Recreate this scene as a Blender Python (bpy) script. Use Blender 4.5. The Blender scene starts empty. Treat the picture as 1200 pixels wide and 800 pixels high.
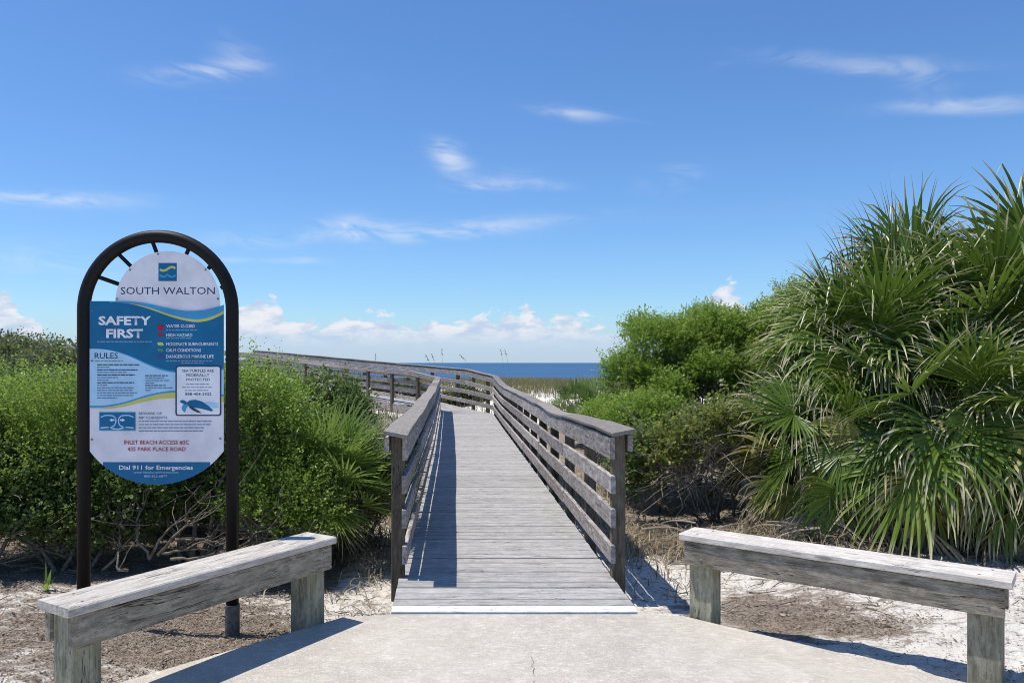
import bpy, math, random
import numpy as np
from mathutils import Vector, Matrix
SC = bpy.context.scene
COL = SC.collection
random.seed(11)

# ------------------------------------------------------------------ camera, sun, sky, exposure
EYE = 1.53
cam_d = bpy.data.cameras.new("camera")
cam = bpy.data.objects.new("camera", cam_d); COL.objects.link(cam)
cam.location = (0, 0, EYE); cam.rotation_euler = (math.radians(90), 0, 0)
cam_d.sensor_width = 36.0; cam_d.lens = 27.6
cam_d.shift_x = 67 / 1200; cam_d.shift_y = 25 / 1200
cam_d.clip_start = 0.05; cam_d.clip_end = 200000
SC.camera = cam
SUN_TO = Vector((-0.33, 0.035, 1.0)).normalized()
sd = bpy.data.lights.new("sun", 'SUN'); sd.energy = 5.0; sd.angle = math.radians(0.5); sd.color = (1.0, 0.94, 0.85)
sun = bpy.data.objects.new("sun", sd); COL.objects.link(sun)
sun.rotation_euler = (-SUN_TO).to_track_quat('-Z', 'Y').to_euler(); sun.location = (-4, 2, 12)
SC.view_settings.view_transform = 'Standard'; SC.view_settings.look = 'None'
SC.view_settings.exposure = 0.0; SC.view_settings.gamma = 1.0
SC.cycles.filter_width = 1.0; SC.cycles.max_bounces = 8; SC.cycles.transparent_max_bounces = 8; SC.cycles.caustics_reflective = False
SC.cycles.caustics_refractive = False

world = bpy.data.worlds.new("World"); SC.world = world; world.use_nodes = True
SKY_STRENGTH = 0.1
def build_world():
    nt = world.node_tree; nt.nodes.clear(); L = nt.links
    def node(t, **k):
        n = nt.nodes.new(t)
        for a, b in k.items(): setattr(n, a, b)
        return n
    def sock(i, v):
        if isinstance(v, (int, float)): i.default_value = v
        else: L.new(v, i)
    def m(op, a, b=None, c=None, clamp=False):
        n = node('ShaderNodeMath', operation=op, use_clamp=clamp); sock(n.inputs[0], a)
        if b is not None: sock(n.inputs[1], b)
        if c is not None: sock(n.inputs[2], c)
        return n.outputs[0]
    def smooth(x, lo, hi):
        n = node('ShaderNodeMapRange', interpolation_type='SMOOTHSTEP'); sock(n.inputs[0], x)
        n.inputs[1].default_value = lo; n.inputs[2].default_value = hi; return n.outputs[0]
    def noise(u, v, w, scale=1.0, detail=5.0, rough=0.55, dist=0.0):
        c = node('ShaderNodeCombineXYZ'); sock(c.inputs[0], u); sock(c.inputs[1], v); sock(c.inputs[2], w)
        n = node('ShaderNodeTexNoise'); L.new(c.outputs[0], n.inputs['Vector'])
        n.inputs['Scale'].default_value = scale; n.inputs['Detail'].default_value = detail
        n.inputs['Roughness'].default_value = rough; n.inputs['Distortion'].default_value = dist
        return n.outputs[0]
    def mix(f, a, b):
        n = node('ShaderNodeMix', data_type='RGBA'); sock(n.inputs[0], f)
        for i, v in ((6, a), (7, b)):
            if isinstance(v, tuple): n.inputs[i].default_value = (*v, 1)
            else: L.new(v, n.inputs[i])
        return n.outputs[2]
    tc = node('ShaderNodeTexCoord'); sp = node('ShaderNodeSeparateXYZ'); L.new(tc.outputs['Generated'], sp.inputs[0])
    x, y, z = sp.outputs
    az = m('ARCTAN2', x, y); el = m('ARCSINE', z)
    sky = node('ShaderNodeTexSky', sky_type='NISHITA')
    sky.sun_disc = False
    sky.sun_elevation = math.asin(SUN_TO.z); sky.sun_rotation = math.atan2(SUN_TO.x, SUN_TO.y)
    sky.altitude = 0; sky.air_density = 1.0; sky.dust_density = 0.35; sky.ozone_density = 2.0
    hs = node('ShaderNodeHueSaturation'); hs.inputs['Saturation'].default_value = 1.08; hs.inputs['Value'].default_value = 1.0
    L.new(sky.outputs[0], hs.inputs['Color'])
    gr = node('ShaderNodeMix', data_type='RGBA', blend_type='MULTIPLY'); gr.inputs[0].default_value = 1.0
    L.new(hs.outputs[0], gr.inputs[6]); gr.inputs[7].default_value = (0.91, 1.21, 1.56, 1)
    col = gr.outputs[2]
    W = 1.0 / SKY_STRENGTH
    # high thin cirrus wisps: (pixel-free) azimuth, elevation, half length, half height, tilt, strength
    def dirof(px, py):
        a = math.atan((px - 533) / 920); return a, math.atan((425 - py) / 920 * math.cos(a))
    fine = noise(m('MULTIPLY', az, 13.0), m('MULTIPLY', m('ADD', el, m('MULTIPLY', az, 0.10)), 44.0), 3.0, 1.0, 6.0, 0.52, 1.0)
    broad = noise(m('MULTIPLY', az, 7.0), m('MULTIPLY', el, 24.0), 9.0, 1.0, 3.0, 0.5, 0.6)
    wob = m('MULTIPLY', m('SUBTRACT', broad, 0.5), 0.020)
    el_w = m('ADD', el, wob)
    total = None
    for px, py, hl, hh, tilt, st in ((236, 84, 44, 7.5, 0.16, .7), (285, 66, 26, 12, -.35, .3), (672, 131, 34, 5.5, -.12, .55),
                                     (528, 186, 20, 11, -.5, .9), (580, 213, 30, 7, .06, .85), (60, 233, 66, 7, .05, .6),
                                     (420, 270, 34, 10, -.05, .8), (520, 269, 110, 7, .06, .75), (300, 281, 40, 9, 0, .4),
                                     (320, 306, 60, 3, 0, .45), (1128, 126, 50, 5.5, -.12, .62), (1092, 104, 26, 12, -.6, .30), (1020, 80, 70, 4.5, -.2, .2),
                                     (786, 208, 26, 10, .1, .38), (70, 305, 70, 12, 0, .3), (1010, 72, 70, 5, -.2, .3),
                                     (635, 218, 26, 5, -.1, .3)):
        a0, e0 = dirof(px, py)
        du = m('SUBTRACT', az, a0); dv = m('SUBTRACT', el_w, e0)
        c, s = math.cos(tilt), math.sin(tilt)
        u = m('ADD', m('MULTIPLY', du, c * 920 / hl), m('MULTIPLY', dv, s * 920 / hl))
        v = m('ADD', m('MULTIPLY', du, -s * 920 / hh), m('MULTIPLY', dv, c * 920 / hh))
        r2 = m('ADD', m('MULTIPLY', u, u), m('MULTIPLY', v, v))
        g = m('MULTIPLY', m('EXPONENT', m('MULTIPLY', r2, -0.75)), st)
        total = g if total is None else m('ADD', total, g)
    cir = m('MULTIPLY', total, smooth(fine, 0.28, 0.72))
    cir = m('ADD', cir, m('MULTIPLY', smooth(broad, 0.60, 0.85), m('MULTIPLY', smooth(fine, .45, .8), 0.16)))
    cir = m('MINIMUM', m('MULTIPLY', cir, 0.78), 0.8)
    col = mix(cir, col, tuple(c * W for c in (0.86, 0.90, 0.96)))
    # bank of low cumulus along the horizon, broken by noise round the compass
    n1 = noise(m('MULTIPLY', az, 24.0), m('MULTIPLY', el, 40.0), 1.0, 1.0, 8.0, 0.60, 0.35)
    n2 = noise(m('MULTIPLY', az, 5.0), 0.0, 4.0, 1.0, 2.0, 0.5)
    n3 = noise(m('MULTIPLY', az, 26.0), m('MULTIPLY', m('ADD', el, 0.012), 60.0), 6.0, 1.0, 5.0, 0.6, 0.2)
    H = m('MULTIPLY', m('SUBTRACT', n2, 0.5), 0.02)
    H = m('ADD', H, 0.029)
    for px, py, wd, h in ((322, 372, 30, .030), (290, 372, 24, .022), (400, 380, 34, .020), (447, 380, 32, .022), (560, 375, 60, .018), (610, 372, 50, .022), (690, 380, 44, .018),
                          (860, 362, 22, .050), (835, 375, 24, .022), (4, 358, 12, .038), (38, 378, 18, .014)):
        a0, _ = dirof(px, py)
        d = m('MULTIPLY', m('SUBTRACT', az, a0), 920 / wd)
        H = m('ADD', H, m('MULTIPLY', m('EXPONENT', m('MULTIPLY', m('MULTIPLY', d, d), -0.6)), h))
    edge = m('SUBTRACT', m('ADD', H, m('MULTIPLY', m('SUBTRACT', n1, 0.5), 0.10)), el)
    a = smooth(edge, -0.002, 0.008)
    lower = smooth(el, 0.002, 0.045)
    a = m('MULTIPLY', a, m('ADD', 0.35, m('MULTIPLY', lower, 0.6)))
    up = m('GREATER_THAN', el, 0.0); a = m('MULTIPLY', a, up)
    tone = m('MULTIPLY', smooth(n3, 0.34, 0.62), smooth(el, 0.012, 0.05))
    ccol = mix(tone, tuple(c * W for c in (0.52, 0.65, 0.84)), tuple(c * W for c in (0.86, 0.87, 0.92)))
    haze = m('MULTIPLY', m('SUBTRACT', 1.0, smooth(el, -0.002, 0.07)), 0.55)
    col = mix(haze, col, tuple(c * W for c in (0.49, 0.65, 0.86)))
    col = mix(a, col, ccol)
    bg = node('ShaderNodeBackground'); bg.inputs['Strength'].default_value = SKY_STRENGTH
    L.new(col, bg.inputs['Color'])
    out = node('ShaderNodeOutputWorld'); L.new(bg.outputs[0], out.inputs['Surface'])
build_world()

# ------------------------------------------------------------------ helpers
def thing(name, label, cat, loc=(0, 0, 0), rz=0.0, group=None):
    o = bpy.data.objects.new(name, None); COL.objects.link(o)
    o.location = loc; o.rotation_euler = (0, 0, rz); o.empty_display_size = 0.2
    tag(o, label, cat, group); return o
def tag(o, label=None, cat=None, group=None, kind=None):
    if label: o['label'] = label
    if cat: o['category'] = cat
    if group: o['group'] = group
    if kind: o['kind'] = kind
    return o
def link(name, me, mat=None, parent=None, smooth=False):
    o = bpy.data.objects.new(name, me); COL.objects.link(o)
    if mat is not None and len(me.materials) == 0: me.materials.append(mat)
    if parent is not None:
        o.parent = parent
    if smooth:
        me.polygons.foreach_set('use_smooth', [True] * len(me.polygons))
    return o
def mesh(name, v, f):
    me = bpy.data.meshes.new(name); me.from_pydata([tuple(p) for p in v], [], f); me.update(); return me
def place(o, world_loc, parent):
    """put a child of an unrotated root at a world location"""
    o.location = Vector(world_loc) - (parent.location if parent else Vector((0, 0, 0)))
def copy_tree(o, parent=None):
    c = o.copy(); COL.objects.link(c)
    if parent: c.parent = parent
    for ch in list(o.children): copy_tree(ch, c)
    return c

def section(w, h, ch):
    """chamfered rectangle, w across (y), h up (z), centred"""
    a, b = w / 2, h / 2
    return [(-a + ch, -b), (a - ch, -b), (a, -b + ch), (a, b - ch), (a - ch, b), (-a + ch, b), (-a, b - ch), (-a, -b + ch)]
def sweep(path, sec, rolls=None):
    """sweep a section along local points whose x grows; returns verts, faces"""
    v, f = [], []; n = len(sec)
    for i, p in enumerate(path):
        a = path[max(i - 1, 0)]; b = path[min(i + 1, len(path) - 1)]
        t = (Vector(b) - Vector(a)).normalized()
        s = Vector((0, 0, 1)).cross(t).normalized(); u = t.cross(s)
        r = rolls[i] if rolls else 0.0
        s2 = s * math.cos(r) + u * math.sin(r); u2 = u * math.cos(r) - s * math.sin(r)
        for (y, z) in sec: v.append(Vector(p) + s2 * y + u2 * z)
    for i in range(len(path) - 1):
        for k in range(n):
            a, b = i * n + k, i * n + (k + 1) % n
            f.append((a, a + n, b + n, b))
    f.append(tuple(range(n))); f.append(tuple(range(len(path) * n - 1, (len(path) - 1) * n - 1, -1)))
    return v, f
def beam(name, pts, w, h, mat, parent, ch=0.004, rolls=None, label=None):
    """a board along world points: its own object, local x along its length"""
    p0, p1 = Vector(pts[0]), Vector(pts[-1]); mid = (p0 + p1) / 2
    d = (p1 - p0); ang = math.atan2(d.y, d.x) if (abs(d.x) + abs(d.y)) > 1e-6 else 0.0
    if abs(d.z) > 3 * math.hypot(d.x, d.y):      # upright
        L_ = d.length
        sec = section(w, h, ch); v = [(x, y, -L_ / 2) for x, y in sec] + [(x, y, L_ / 2) for x, y in sec]; n = len(sec)
        f = [(k, (k + 1) % n, n + (k + 1) % n, n + k) for k in range(n)] + [tuple(range(n - 1, -1, -1)), tuple(range(n, 2 * n))]
        # local x must run along the length for the grain: swap axes
        v = [(z, y, -x) for x, y, z in v]
        o = link(name, mesh(name, v, f), mat, parent)
        o.rotation_euler = (0, math.radians(-90), 0)
    else:
        R = Matrix.Rotation(-ang, 3, 'Z')
        loc = [R @ (Vector(p) - mid) for p in pts]
        v, f = sweep(loc, section(w, h, ch), rolls)
        o = link(name, mesh(name, v, f), mat, parent); o.rotation_euler = (0, 0, ang)
    place(o, mid, parent)
    if label: o['label'] = label
    return o
def tube(pts, radii, sides=6, cap=True):
    v, f = [], []; pts = [Vector(p) for p in pts]; ref = None
    for i, p in enumerate(pts):
        t = (pts[min(i + 1, len(pts) - 1)] - pts[max(i - 1, 0)]).normalized()
        if ref is None:
            ref = t.orthogonal().normalized()
        s = (ref - t * ref.dot(t)); s = s.normalized() if s.length > 1e-5 else t.orthogonal().normalized(); ref = s
        u = t.cross(s); r = radii[i] if hasattr(radii, '__len__') else radii
        for k in range(sides):
            a = 2 * math.pi * k / sides; v.append(p + s * (math.cos(a) * r) + u * (math.sin(a) * r))
    for i in range(len(pts) - 1):
        for k in range(sides):
            a, b = i * sides + k, i * sides + (k + 1) % sides
            f.append((a, b, b + sides, a + sides))
    if cap:
        f.append(tuple(range(sides - 1, -1, -1))); f.append(tuple(range((len(pts) - 1) * sides, len(pts) * sides)))
    return v, f
class MB:
    def __init__(s): s.v, s.f = [], []
    def add(s, vf):
        n = len(s.v); s.v += list(vf[0]); s.f += [tuple(i + n for i in q) for q in vf[1]]; return s
    def build(s, name, mat, parent=None, smooth=False): return link(name, mesh(name, s.v, s.f), mat, parent, smooth)
def vnoise(x, y, seed=0):
    """smooth value noise, numpy"""
    xi, yi = np.floor(x), np.floor(y); xf, yf = x - xi, y - yi
    u, w = xf * xf * (3 - 2 * xf), yf * yf * (3 - 2 * yf)
    def h(a, b):
        t = np.sin(a * 127.1 + b * 311.7 + seed * 74.7) * 43758.5453
        return t - np.floor(t)
    return (h(xi, yi) * (1 - u) + h(xi + 1, yi) * u) * (1 - w) + (h(xi, yi + 1) * (1 - u) + h(xi + 1, yi + 1) * u) * w
def fbm(x, y, seed=0, o=4):
    r, a = 0, 0.5
    for i in range(o):
        r = r + a * vnoise(x * 2 ** i, y * 2 ** i, seed + i); a *= 0.5
    return r / (1 - 0.5 ** o)

# ------------------------------------------------------------------ materials
class NT:
    def __init__(s, name):
        s.m = bpy.data.materials.new(name); s.m.use_nodes = True; s.t = s.m.node_tree; s.t.nodes.clear()
        s.out = s.n('ShaderNodeOutputMaterial')
    def n(s, t, **k):
        x = s.t.nodes.new(t)
        for a, b in k.items(): setattr(x, a, b)
        return x
    def l(s, a, b): s.t.links.new(a, b)
    def put(s, i, v):
        if isinstance(v, (int, float)): i.default_value = v
        elif isinstance(v, tuple): i.default_value = v if len(v) == len(i.default_value) else (*v, 1)
        else: s.l(v, i)
    def math(s, op, a, b=0.0, clamp=False):
        x = s.n('ShaderNodeMath', operation=op, use_clamp=clamp); s.put(x.inputs[0], a); s.put(x.inputs[1], b); return x.outputs[0]
    def mix(s, f, a, b, blend='MIX'):
        x = s.n('ShaderNodeMix', data_type='RGBA', blend_type=blend); s.put(x.inputs[0], f); s.put(x.inputs[6], a); s.put(x.inputs[7], b); return x.outputs[2]
    def ramp(s, f, lo, hi):
        x = s.n('ShaderNodeMapRange', interpolation_type='SMOOTHSTEP'); s.put(x.inputs[0], f); x.inputs[1].default_value = lo; x.inputs[2].default_value = hi; return x.outputs[0]
    def coord(s, kind='Object'): return s.n('ShaderNodeTexCoord').outputs[kind]
    def rand(s): return s.n('ShaderNodeObjectInfo').outputs['Random']
    def vec(s, v, scale=(1, 1, 1), offset=None):
        x = s.n('ShaderNodeMapping'); s.l(v, x.inputs['Vector']); x.inputs['Scale'].default_value = scale
        if offset is not None:
            c = s.n('ShaderNodeCombineXYZ')
            for i, k in enumerate((37.0, 53.0, 71.0)): s.put(c.inputs[i], s.math('MULTIPLY', offset, k))
            s.l(c.outputs[0], x.inputs['Location'])
        return x.outputs[0]
    def noise(s, v, scale, detail=4.0, rough=0.55, dist=0.0):
        x = s.n('ShaderNodeTexNoise'); s.l(v, x.inputs['Vector']); x.inputs['Scale'].default_value = scale
        x.inputs['Detail'].default_value = detail; x.inputs['Roughness'].default_value = rough; x.inputs['Distortion'].default_value = dist
        return x.outputs[0]
    def vor(s, v, scale, feature='F1'):
        x = s.n('ShaderNodeTexVoronoi', feature=feature); s.l(v, x.inputs['Vector']); x.inputs['Scale'].default_value = scale; return x.outputs[0]
    def bump(s, h, strength=0.5, dist=0.01, normal=None):
        x = s.n('ShaderNodeBump'); s.put(x.inputs['Height'], h); x.inputs['Strength'].default_value = strength; x.inputs['Distance'].default_value = dist
        if normal is not None: s.l(normal, x.inputs['Normal'])
        return x.outputs[0]
    def finish(s, color, rough=0.8, normal=None, spec=0.3, metal=0.0, trans=0.0, tcol=None):
        p = s.n('ShaderNodeBsdfPrincipled'); s.put(p.inputs['Base Color'], color); s.put(p.inputs['Roughness'], rough)
        p.inputs['Specular IOR Level'].default_value = spec; p.inputs['Metallic'].default_value = metal
        if normal is not None: s.l(normal, p.inputs['Normal'])
        if trans > 0:
            t = s.n('ShaderNodeBsdfTranslucent'); s.put(t.inputs['Color'], tcol if tcol is not None else color)
            if normal is not None: s.l(normal, t.inputs['Normal'])
            x = s.n('ShaderNodeMixShader'); x.inputs[0].default_value = trans; s.l(p.outputs[0], x.inputs[1]); s.l(t.outputs[0], x.inputs[2])
            s.l(x.outputs[0], s.out.inputs['Surface'])
        else: s.l(p.outputs[0], s.out.inputs['Surface'])
        return s.m
def wood_mat(name, light, mid, dark, blotch=0.5, green=None, stretch=22.0, grain=1.0, rough=0.85, knots=True, var=0.46):
    n = NT(name); r = n.rand(); co = n.coord()
    warp = n.noise(n.vec(co, (1.4, 4.0, 4.0), r), 1.3, 3.0, 0.5)
    off = n.n('ShaderNodeCombineXYZ'); n.put(off.inputs[1], n.math('MULTIPLY', warp, 0.09)); n.put(off.inputs[2], n.math('MULTIPLY', warp, 0.09))
    va = n.n('ShaderNodeVectorMath', operation='ADD'); n.l(co, va.inputs[0]); n.l(off.outputs[0], va.inputs[1]); cw = va.outputs[0]
    g = n.noise(n.vec(cw, (1.2, stretch, stretch), r), 2.2, 8.0, 0.68, 0.3)
    g2 = n.noise(n.vec(cw, (4.0, 75, 75), r), 2.0, 6.0, 0.75, 0.2)
    b = n.noise(n.vec(co, (4.0, 11.0, 11.0), r), 2.2, 9.0, 0.78, 0.3)
    sp = n.noise(n.vec(co, (40.0, 130.0, 130.0), r), 2.0, 3.0, 0.7)
    c = n.mix(n.ramp(g, 0.30, 0.70), dark, mid)
    c = n.mix(n.math('MULTIPLY', n.ramp(b, 0.44, 0.62), blotch), c, light)
    c = n.mix(n.math('MULTIPLY', n.ramp(g2, 0.53, 0.68), 0.5 * grain), c, tuple(x * 0.45 for x in dark))
    c = n.mix(n.math('MULTIPLY', n.ramp(sp, 0.56, 0.70), 0.35), c, tuple(x * 0.5 for x in dark))
    ck = n.noise(n.vec(cw, (0.9, 16.0, 16.0), r), 1.6, 3.0, 0.5)
    chk = n.math('SUBTRACT', 1.0, n.ramp(n.math('ABSOLUTE', n.math('SUBTRACT', ck, 0.5)), 0.003, 0.012))
    chk = n.math('MULTIPLY', chk, n.ramp(n.noise(n.vec(co, (2.0, 2.0, 2.0), r), 1.5, 2.0), 0.48, 0.60))
    c = n.mix(n.math('MULTIPLY', chk, 0.85 * min(1, grain + .15)), c, tuple(x * 0.22 for x in dark))
    if green:
        gb = n.noise(n.vec(co, (1.2, 5, 5), r), 1.7, 3.0)
        c = n.mix(n.math('MULTIPLY', n.ramp(gb, 0.50, 0.74), 0.38), c, green)
    if knots:
        k = n.vor(n.vec(cw, (2.4, 8.0, 8.0), r), 1.0)
        c = n.mix(n.math('MULTIPLY', n.math('SUBTRACT', 1.0, n.ramp(k, 0.05, 0.15)), 0.7), c, tuple(x * 0.45 for x in dark))
    t = n.math('ADD', n.math('MULTIPLY', r, var), 1.0 - var / 2)
    cc = n.n('ShaderNodeCombineColor')
    for i in range(3): n.l(t, cc.inputs[i])
    c = n.mix(1.0, c, cc.outputs[0], 'MULTIPLY')
    h = n.math('SUBTRACT', n.math('ADD', n.math('MULTIPLY', g, 0.6), n.math('MULTIPLY', g2, 0.6)), n.math('MULTIPLY', chk, 1.2))
    return n.finish(c, rough, n.bump(h, 0.7 * grain, 0.007), 0.2)
M_RAIL = wood_mat("weathered_rail_wood", (.60, .555, .52), (.38, .345, .32), (.17, .15, .136), 0.65)
M_POST = wood_mat("weathered_post_wood", (.24, .21, .165), (.16, .135, .10), (.08, .065, .045), 0.5)
M_CAP = wood_mat("grey_cap_board", (.33, .298, .262), (.265, .238, .21), (.19, .170, .150), 0.5, None, 26, 0.45, 0.75, False)
M_DECK = wood_mat("grey_deck_board", (.54, .522, .505), (.40, .387, .373), (.27, .261, .251), 0.55, None, 30, 0.8, 0.8, False, 0.2)
M_NOSE = wood_mat("bleached_nosing_board", (.80, .80, .80), (.72, .72, .72), (.42, .42, .42), 0.7, None, 26, 0.5, 0.8, False)
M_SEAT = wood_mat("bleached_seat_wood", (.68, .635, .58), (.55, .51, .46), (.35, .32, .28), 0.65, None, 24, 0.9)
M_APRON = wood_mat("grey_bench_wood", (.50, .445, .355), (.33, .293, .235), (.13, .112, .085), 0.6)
M_LEG = wood_mat("greenish_bench_post", (.50, .475, .36), (.34, .32, .235), (.16, .15, .10), 0.6, (.25, .28, .14), 22, 1.0)
def concrete_mat():
    n = NT("concrete"); co = n.coord()
    a = n.noise(co, 1.6, 6.0, 0.6); b = n.noise(co, 7.0, 8.0, 0.72); s = n.noise(co, 70.0, 5.0, 0.8); s2 = n.noise(n.vec(co, (1, 1.6, 1)), 24.0, 6.0, 0.75)
    c = n.mix(n.ramp(a, 0.35, 0.65), (.415, .375, .32), (.495, .45, .385))
    c = n.mix(n.math('MULTIPLY', n.ramp(b, 0.45, 0.68), 0.55), c, (.60, .56, .49))
    c = n.mix(n.math('MULTIPLY', n.ramp(s2, 0.50, 0.66), 0.6), c, (.70, .655, .585))
    c = n.mix(n.math('MULTIPLY', n.ramp(n.noise(n.vec(co, (3, 5, 1)), 2.1, 7.0, 0.72), 0.53, 0.72), 0.5), c, (.37, .33, .28))
    c = n.mix(n.math('MULTIPLY', n.ramp(s, 0.54, 0.70), 0.65), c, (.24, .22, .195))
    c = n.mix(n.math('MULTIPLY', n.ramp(n.noise(n.vec(co, (1, 1.5, 1)), 0.9, 8.0, 0.72, 0.8), 0.54, 0.66), 0.4), c, (.33, .295, .245))
    s3 = n.noise(co, 190.0, 2.0, 0.8)
    c = n.mix(n.math('MULTIPLY', n.ramp(s3, 0.56, 0.66), 0.6), c, (.20, .185, .165)); c = n.mix(n.math('MULTIPLY', n.ramp(s3, 0.44, 0.36), 0.5), c, (.84, .81, .76))
    c = n.mix(n.math('MULTIPLY', n.ramp(n.vor(co, 3.1), 0.10, 0.04), 0.5), c, (.18, .16, .14)) if False else c
    h = n.math('ADD', n.math('MULTIPLY', s, 0.6), b)
    return n.finish(c, 0.9, n.bump(h, 0.6, 0.008), 0.2)
M_CONC = concrete_mat()
def ground_mat():
    n = NT("sand_and_litter"); co = n.coord()
    at = n.n('ShaderNodeAttribute', attribute_name='litter').outputs['Fac']
    big = n.noise(co, 1.3, 6.0, 0.65, 0.3); med = n.noise(n.vec(co, (5, 11, 5)), 1.0, 6.0, 0.7, 0.4); fine = n.noise(co, 85.0, 4.0, 0.75); vf = n.noise(co, 240, 2.0, 0.7)
    sand = n.mix(n.ramp(big, 0.3, 0.7), (.74, .69, .615), (.82, .785, .72))
    sand = n.mix(n.math('MULTIPLY', n.ramp(med, 0.52, 0.64), 0.6), sand, (.40, .35, .29))
    sand = n.mix(n.math('MULTIPLY', n.ramp(n.noise(n.vec(co, (16, 30, 16)), 1.0, 6.0, 0.75, 0.3), 0.55, 0.66), 0.7), sand, (.24, .20, .16))
    lit = n.mix(n.ramp(fine, 0.38, 0.62), (.10, .075, .055), (.36, .29, .225))
    lit = n.mix(n.math('MULTIPLY', n.ramp(vf, 0.58, 0.75), 0.6), lit, (.66, .59, .50))
    k = n.math('ADD', at, n.math('MULTIPLY', n.math('SUBTRACT', big, 0.5), 1.0))
    k = n.math('ADD', k, n.math('MULTIPLY', n.math('SUBTRACT', fine, 0.5), 0.9))
    k = n.math('ADD', k, n.math('MULTIPLY', n.math('SUBTRACT', med, 0.5), 1.6))
    f = n.math('MULTIPLY', n.ramp(k, 0.36, 0.72), 0.92)
    c = n.mix(f, sand, lit)
    h = n.math('ADD', n.math('MULTIPLY', med, 1.0), n.math('MULTIPLY', fine, 0.35))
    return n.finish(c, 0.95, n.bump(h, 0.9, 0.045), 0.1)
M_GROUND = ground_mat()
def sea_mat():
    n = NT("sea_water"); co = n.coord()
    w = n.noise(n.vec(co, (.05, .22, 1)), 1.0, 6.0, 0.6); b = n.noise(n.vec(co, (.004, .03, 1)), 1.0, 4.0)
    c = n.mix(n.ramp(b, 0.4, 0.6), (.032, .095, .195), (.045, .12, .225))
    return n.finish(c, 0.55, n.bump(w, 0.6, 0.5), 0.12)
M_SEA = sea_mat()
def leaf_mat(name, dark, light, young=None, trans=0.35, rough=0.45, spec=0.4):
    n = NT(name); at = n.n('ShaderNodeAttribute', attribute_name='tint').outputs['Fac']
    c = n.mix(at, dark, light)
    if young:
        c = n.mix(n.math('MULTIPLY', n.ramp(at, 0.86, 0.97), 0.8), c, young)
        c = n.mix(n.math('SUBTRACT', 1.0, n.ramp(at, 0.035, 0.06)), c, (.22, .15, .075))
    t = n.mix(0.5, c, tuple(min(1, x * 1.6) for x in light))
    return n.finish(c, rough, None, spec, 0, trans, t)
M_YAUPON = leaf_mat("light_shrub_leaf", (.10, .175, .028), (.28, .385, .065), (.42, .48, .13), .45)
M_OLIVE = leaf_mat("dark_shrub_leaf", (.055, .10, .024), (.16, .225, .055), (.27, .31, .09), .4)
M_MYRTLE = leaf_mat("myrtle_leaf", (.115, .195, .026), (.28, .39, .06), (.38, .48, .11), .45)
M_VINE = leaf_mat("yellowish_vine_leaf", (.09, .125, .028), (.25, .285, .06), (.44, .41, .12), .4)
M_WISP = leaf_mat("grey_green_needle", (.10, .135, .06), (.22, .27, .13), None, 0.2)
M_HILL = leaf_mat("hill_scrub_leaf", (.07, .10, .035), (.17, .20, .075), (.24, .21, .11))
def palm_mat(name, dark, light, tip, trans=0.28, tipstart=0.77):
    n = NT(name); at = n.n('ShaderNodeAttribute', attribute_name='tint').outputs['Fac']
    al = n.n('ShaderNodeAttribute', attribute_name='along').outputs['Fac']; r = n.rand()
    k = n.math('ADD', n.math('MULTIPLY', at, 0.5), n.math('MULTIPLY', r, 0.62))
    c = n.mix(k, dark, light)
    c = n.mix(n.ramp(n.math('ADD', al, n.math('MULTIPLY', at, 0.16)), tipstart, tipstart + 0.2), c, tip)
    return n.finish(c, 0.36, None, 0.32, 0, trans, n.mix(0.4, c, tuple(min(1, x * 1.8) for x in light)))
M_PALM = palm_mat("palm_leaf", (.020, .060, .007), (.15, .225, .032), (.52, .47, .29), .2)  # pale tips: dry leaf ends, plus sunlit drooping strands painted in
M_PALMY = palm_mat("yellowing_palm_leaf", (.14, .18, .03), (.42, .40, .10), (.55, .46, .29), 0.3, 0.62)
M_PALMD = palm_mat("dead_palm_leaf", (.24, .185, .13), (.50, .43, .33), (.56, .49, .39), 0.15, 0.7)
M_PALMETTO_DARK = palm_mat("dark_palmetto_leaf", (.04, .085, .015), (.13, .20, .035), (.25, .25, .10), 0.25, 0.92)
M_PALMETTO = palm_mat("palmetto_leaf", (.12, .20, .03), (.28, .38, .09), (.40, .42, .18), 0.3, 0.92)
def plain(name, color, rough=0.6, spec=0.3, var=0.25, scale=30.0, bump=0.2):
    n = NT(name); co = n.coord(); a = n.noise(co, scale, 5.0, 0.6)
    c = n.mix(n.ramp(a, 0.3, 0.7), tuple(x * (1 - var) for x in color), tuple(min(1, x * (1 + var)) for x in color))
    return n.finish(c, rough, n.bump(a, bump, 0.004) if bump else None, spec)
M_BARK = plain("grey_bark", (.19, .165, .135), 0.9, 0.1, 0.5, 45, 0.6)
M_TWIG = plain("dead_twig", (.19, .16, .125), 0.9, 0.1, 0.5, 25, 0.4)
M_DRYTWIG = plain("pale_dry_twig", (.33, .285, .22), 0.9, 0.1, 0.5, 25, 0.4)
M_TRUNK = plain("fibrous_trunk", (.12, .085, .055), 0.95, 0.1, 0.5, 30, 0.9)
M_FRAME = plain("black_powder_coat", (.009, .008, .008), 0.5, 0.2, 0.25, 60, 0.05)
M_SLEEVE = plain("grey_metal_sleeve", (.12, .115, .11), 0.7, 0.4, 0.4, 40, 0.2)
def flat(name, c, rough=0.32): return plain(name, c, rough, 0.22, 0.09, 7.0, 0.0)
M_WHITE = flat("panel_white", (.80, .78, .82)); M_NAVY = flat("print_navy", (.008, .15, .315)); M_SKYB = flat("print_light_blue", (.44, .68, .88))
M_MIDB = flat("print_mid_blue", (.06, .34, .60)); M_YEL = flat("print_yellow", (.62, .60, .16)); M_INK = flat("print_ink", (.03, .06, .13))
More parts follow.
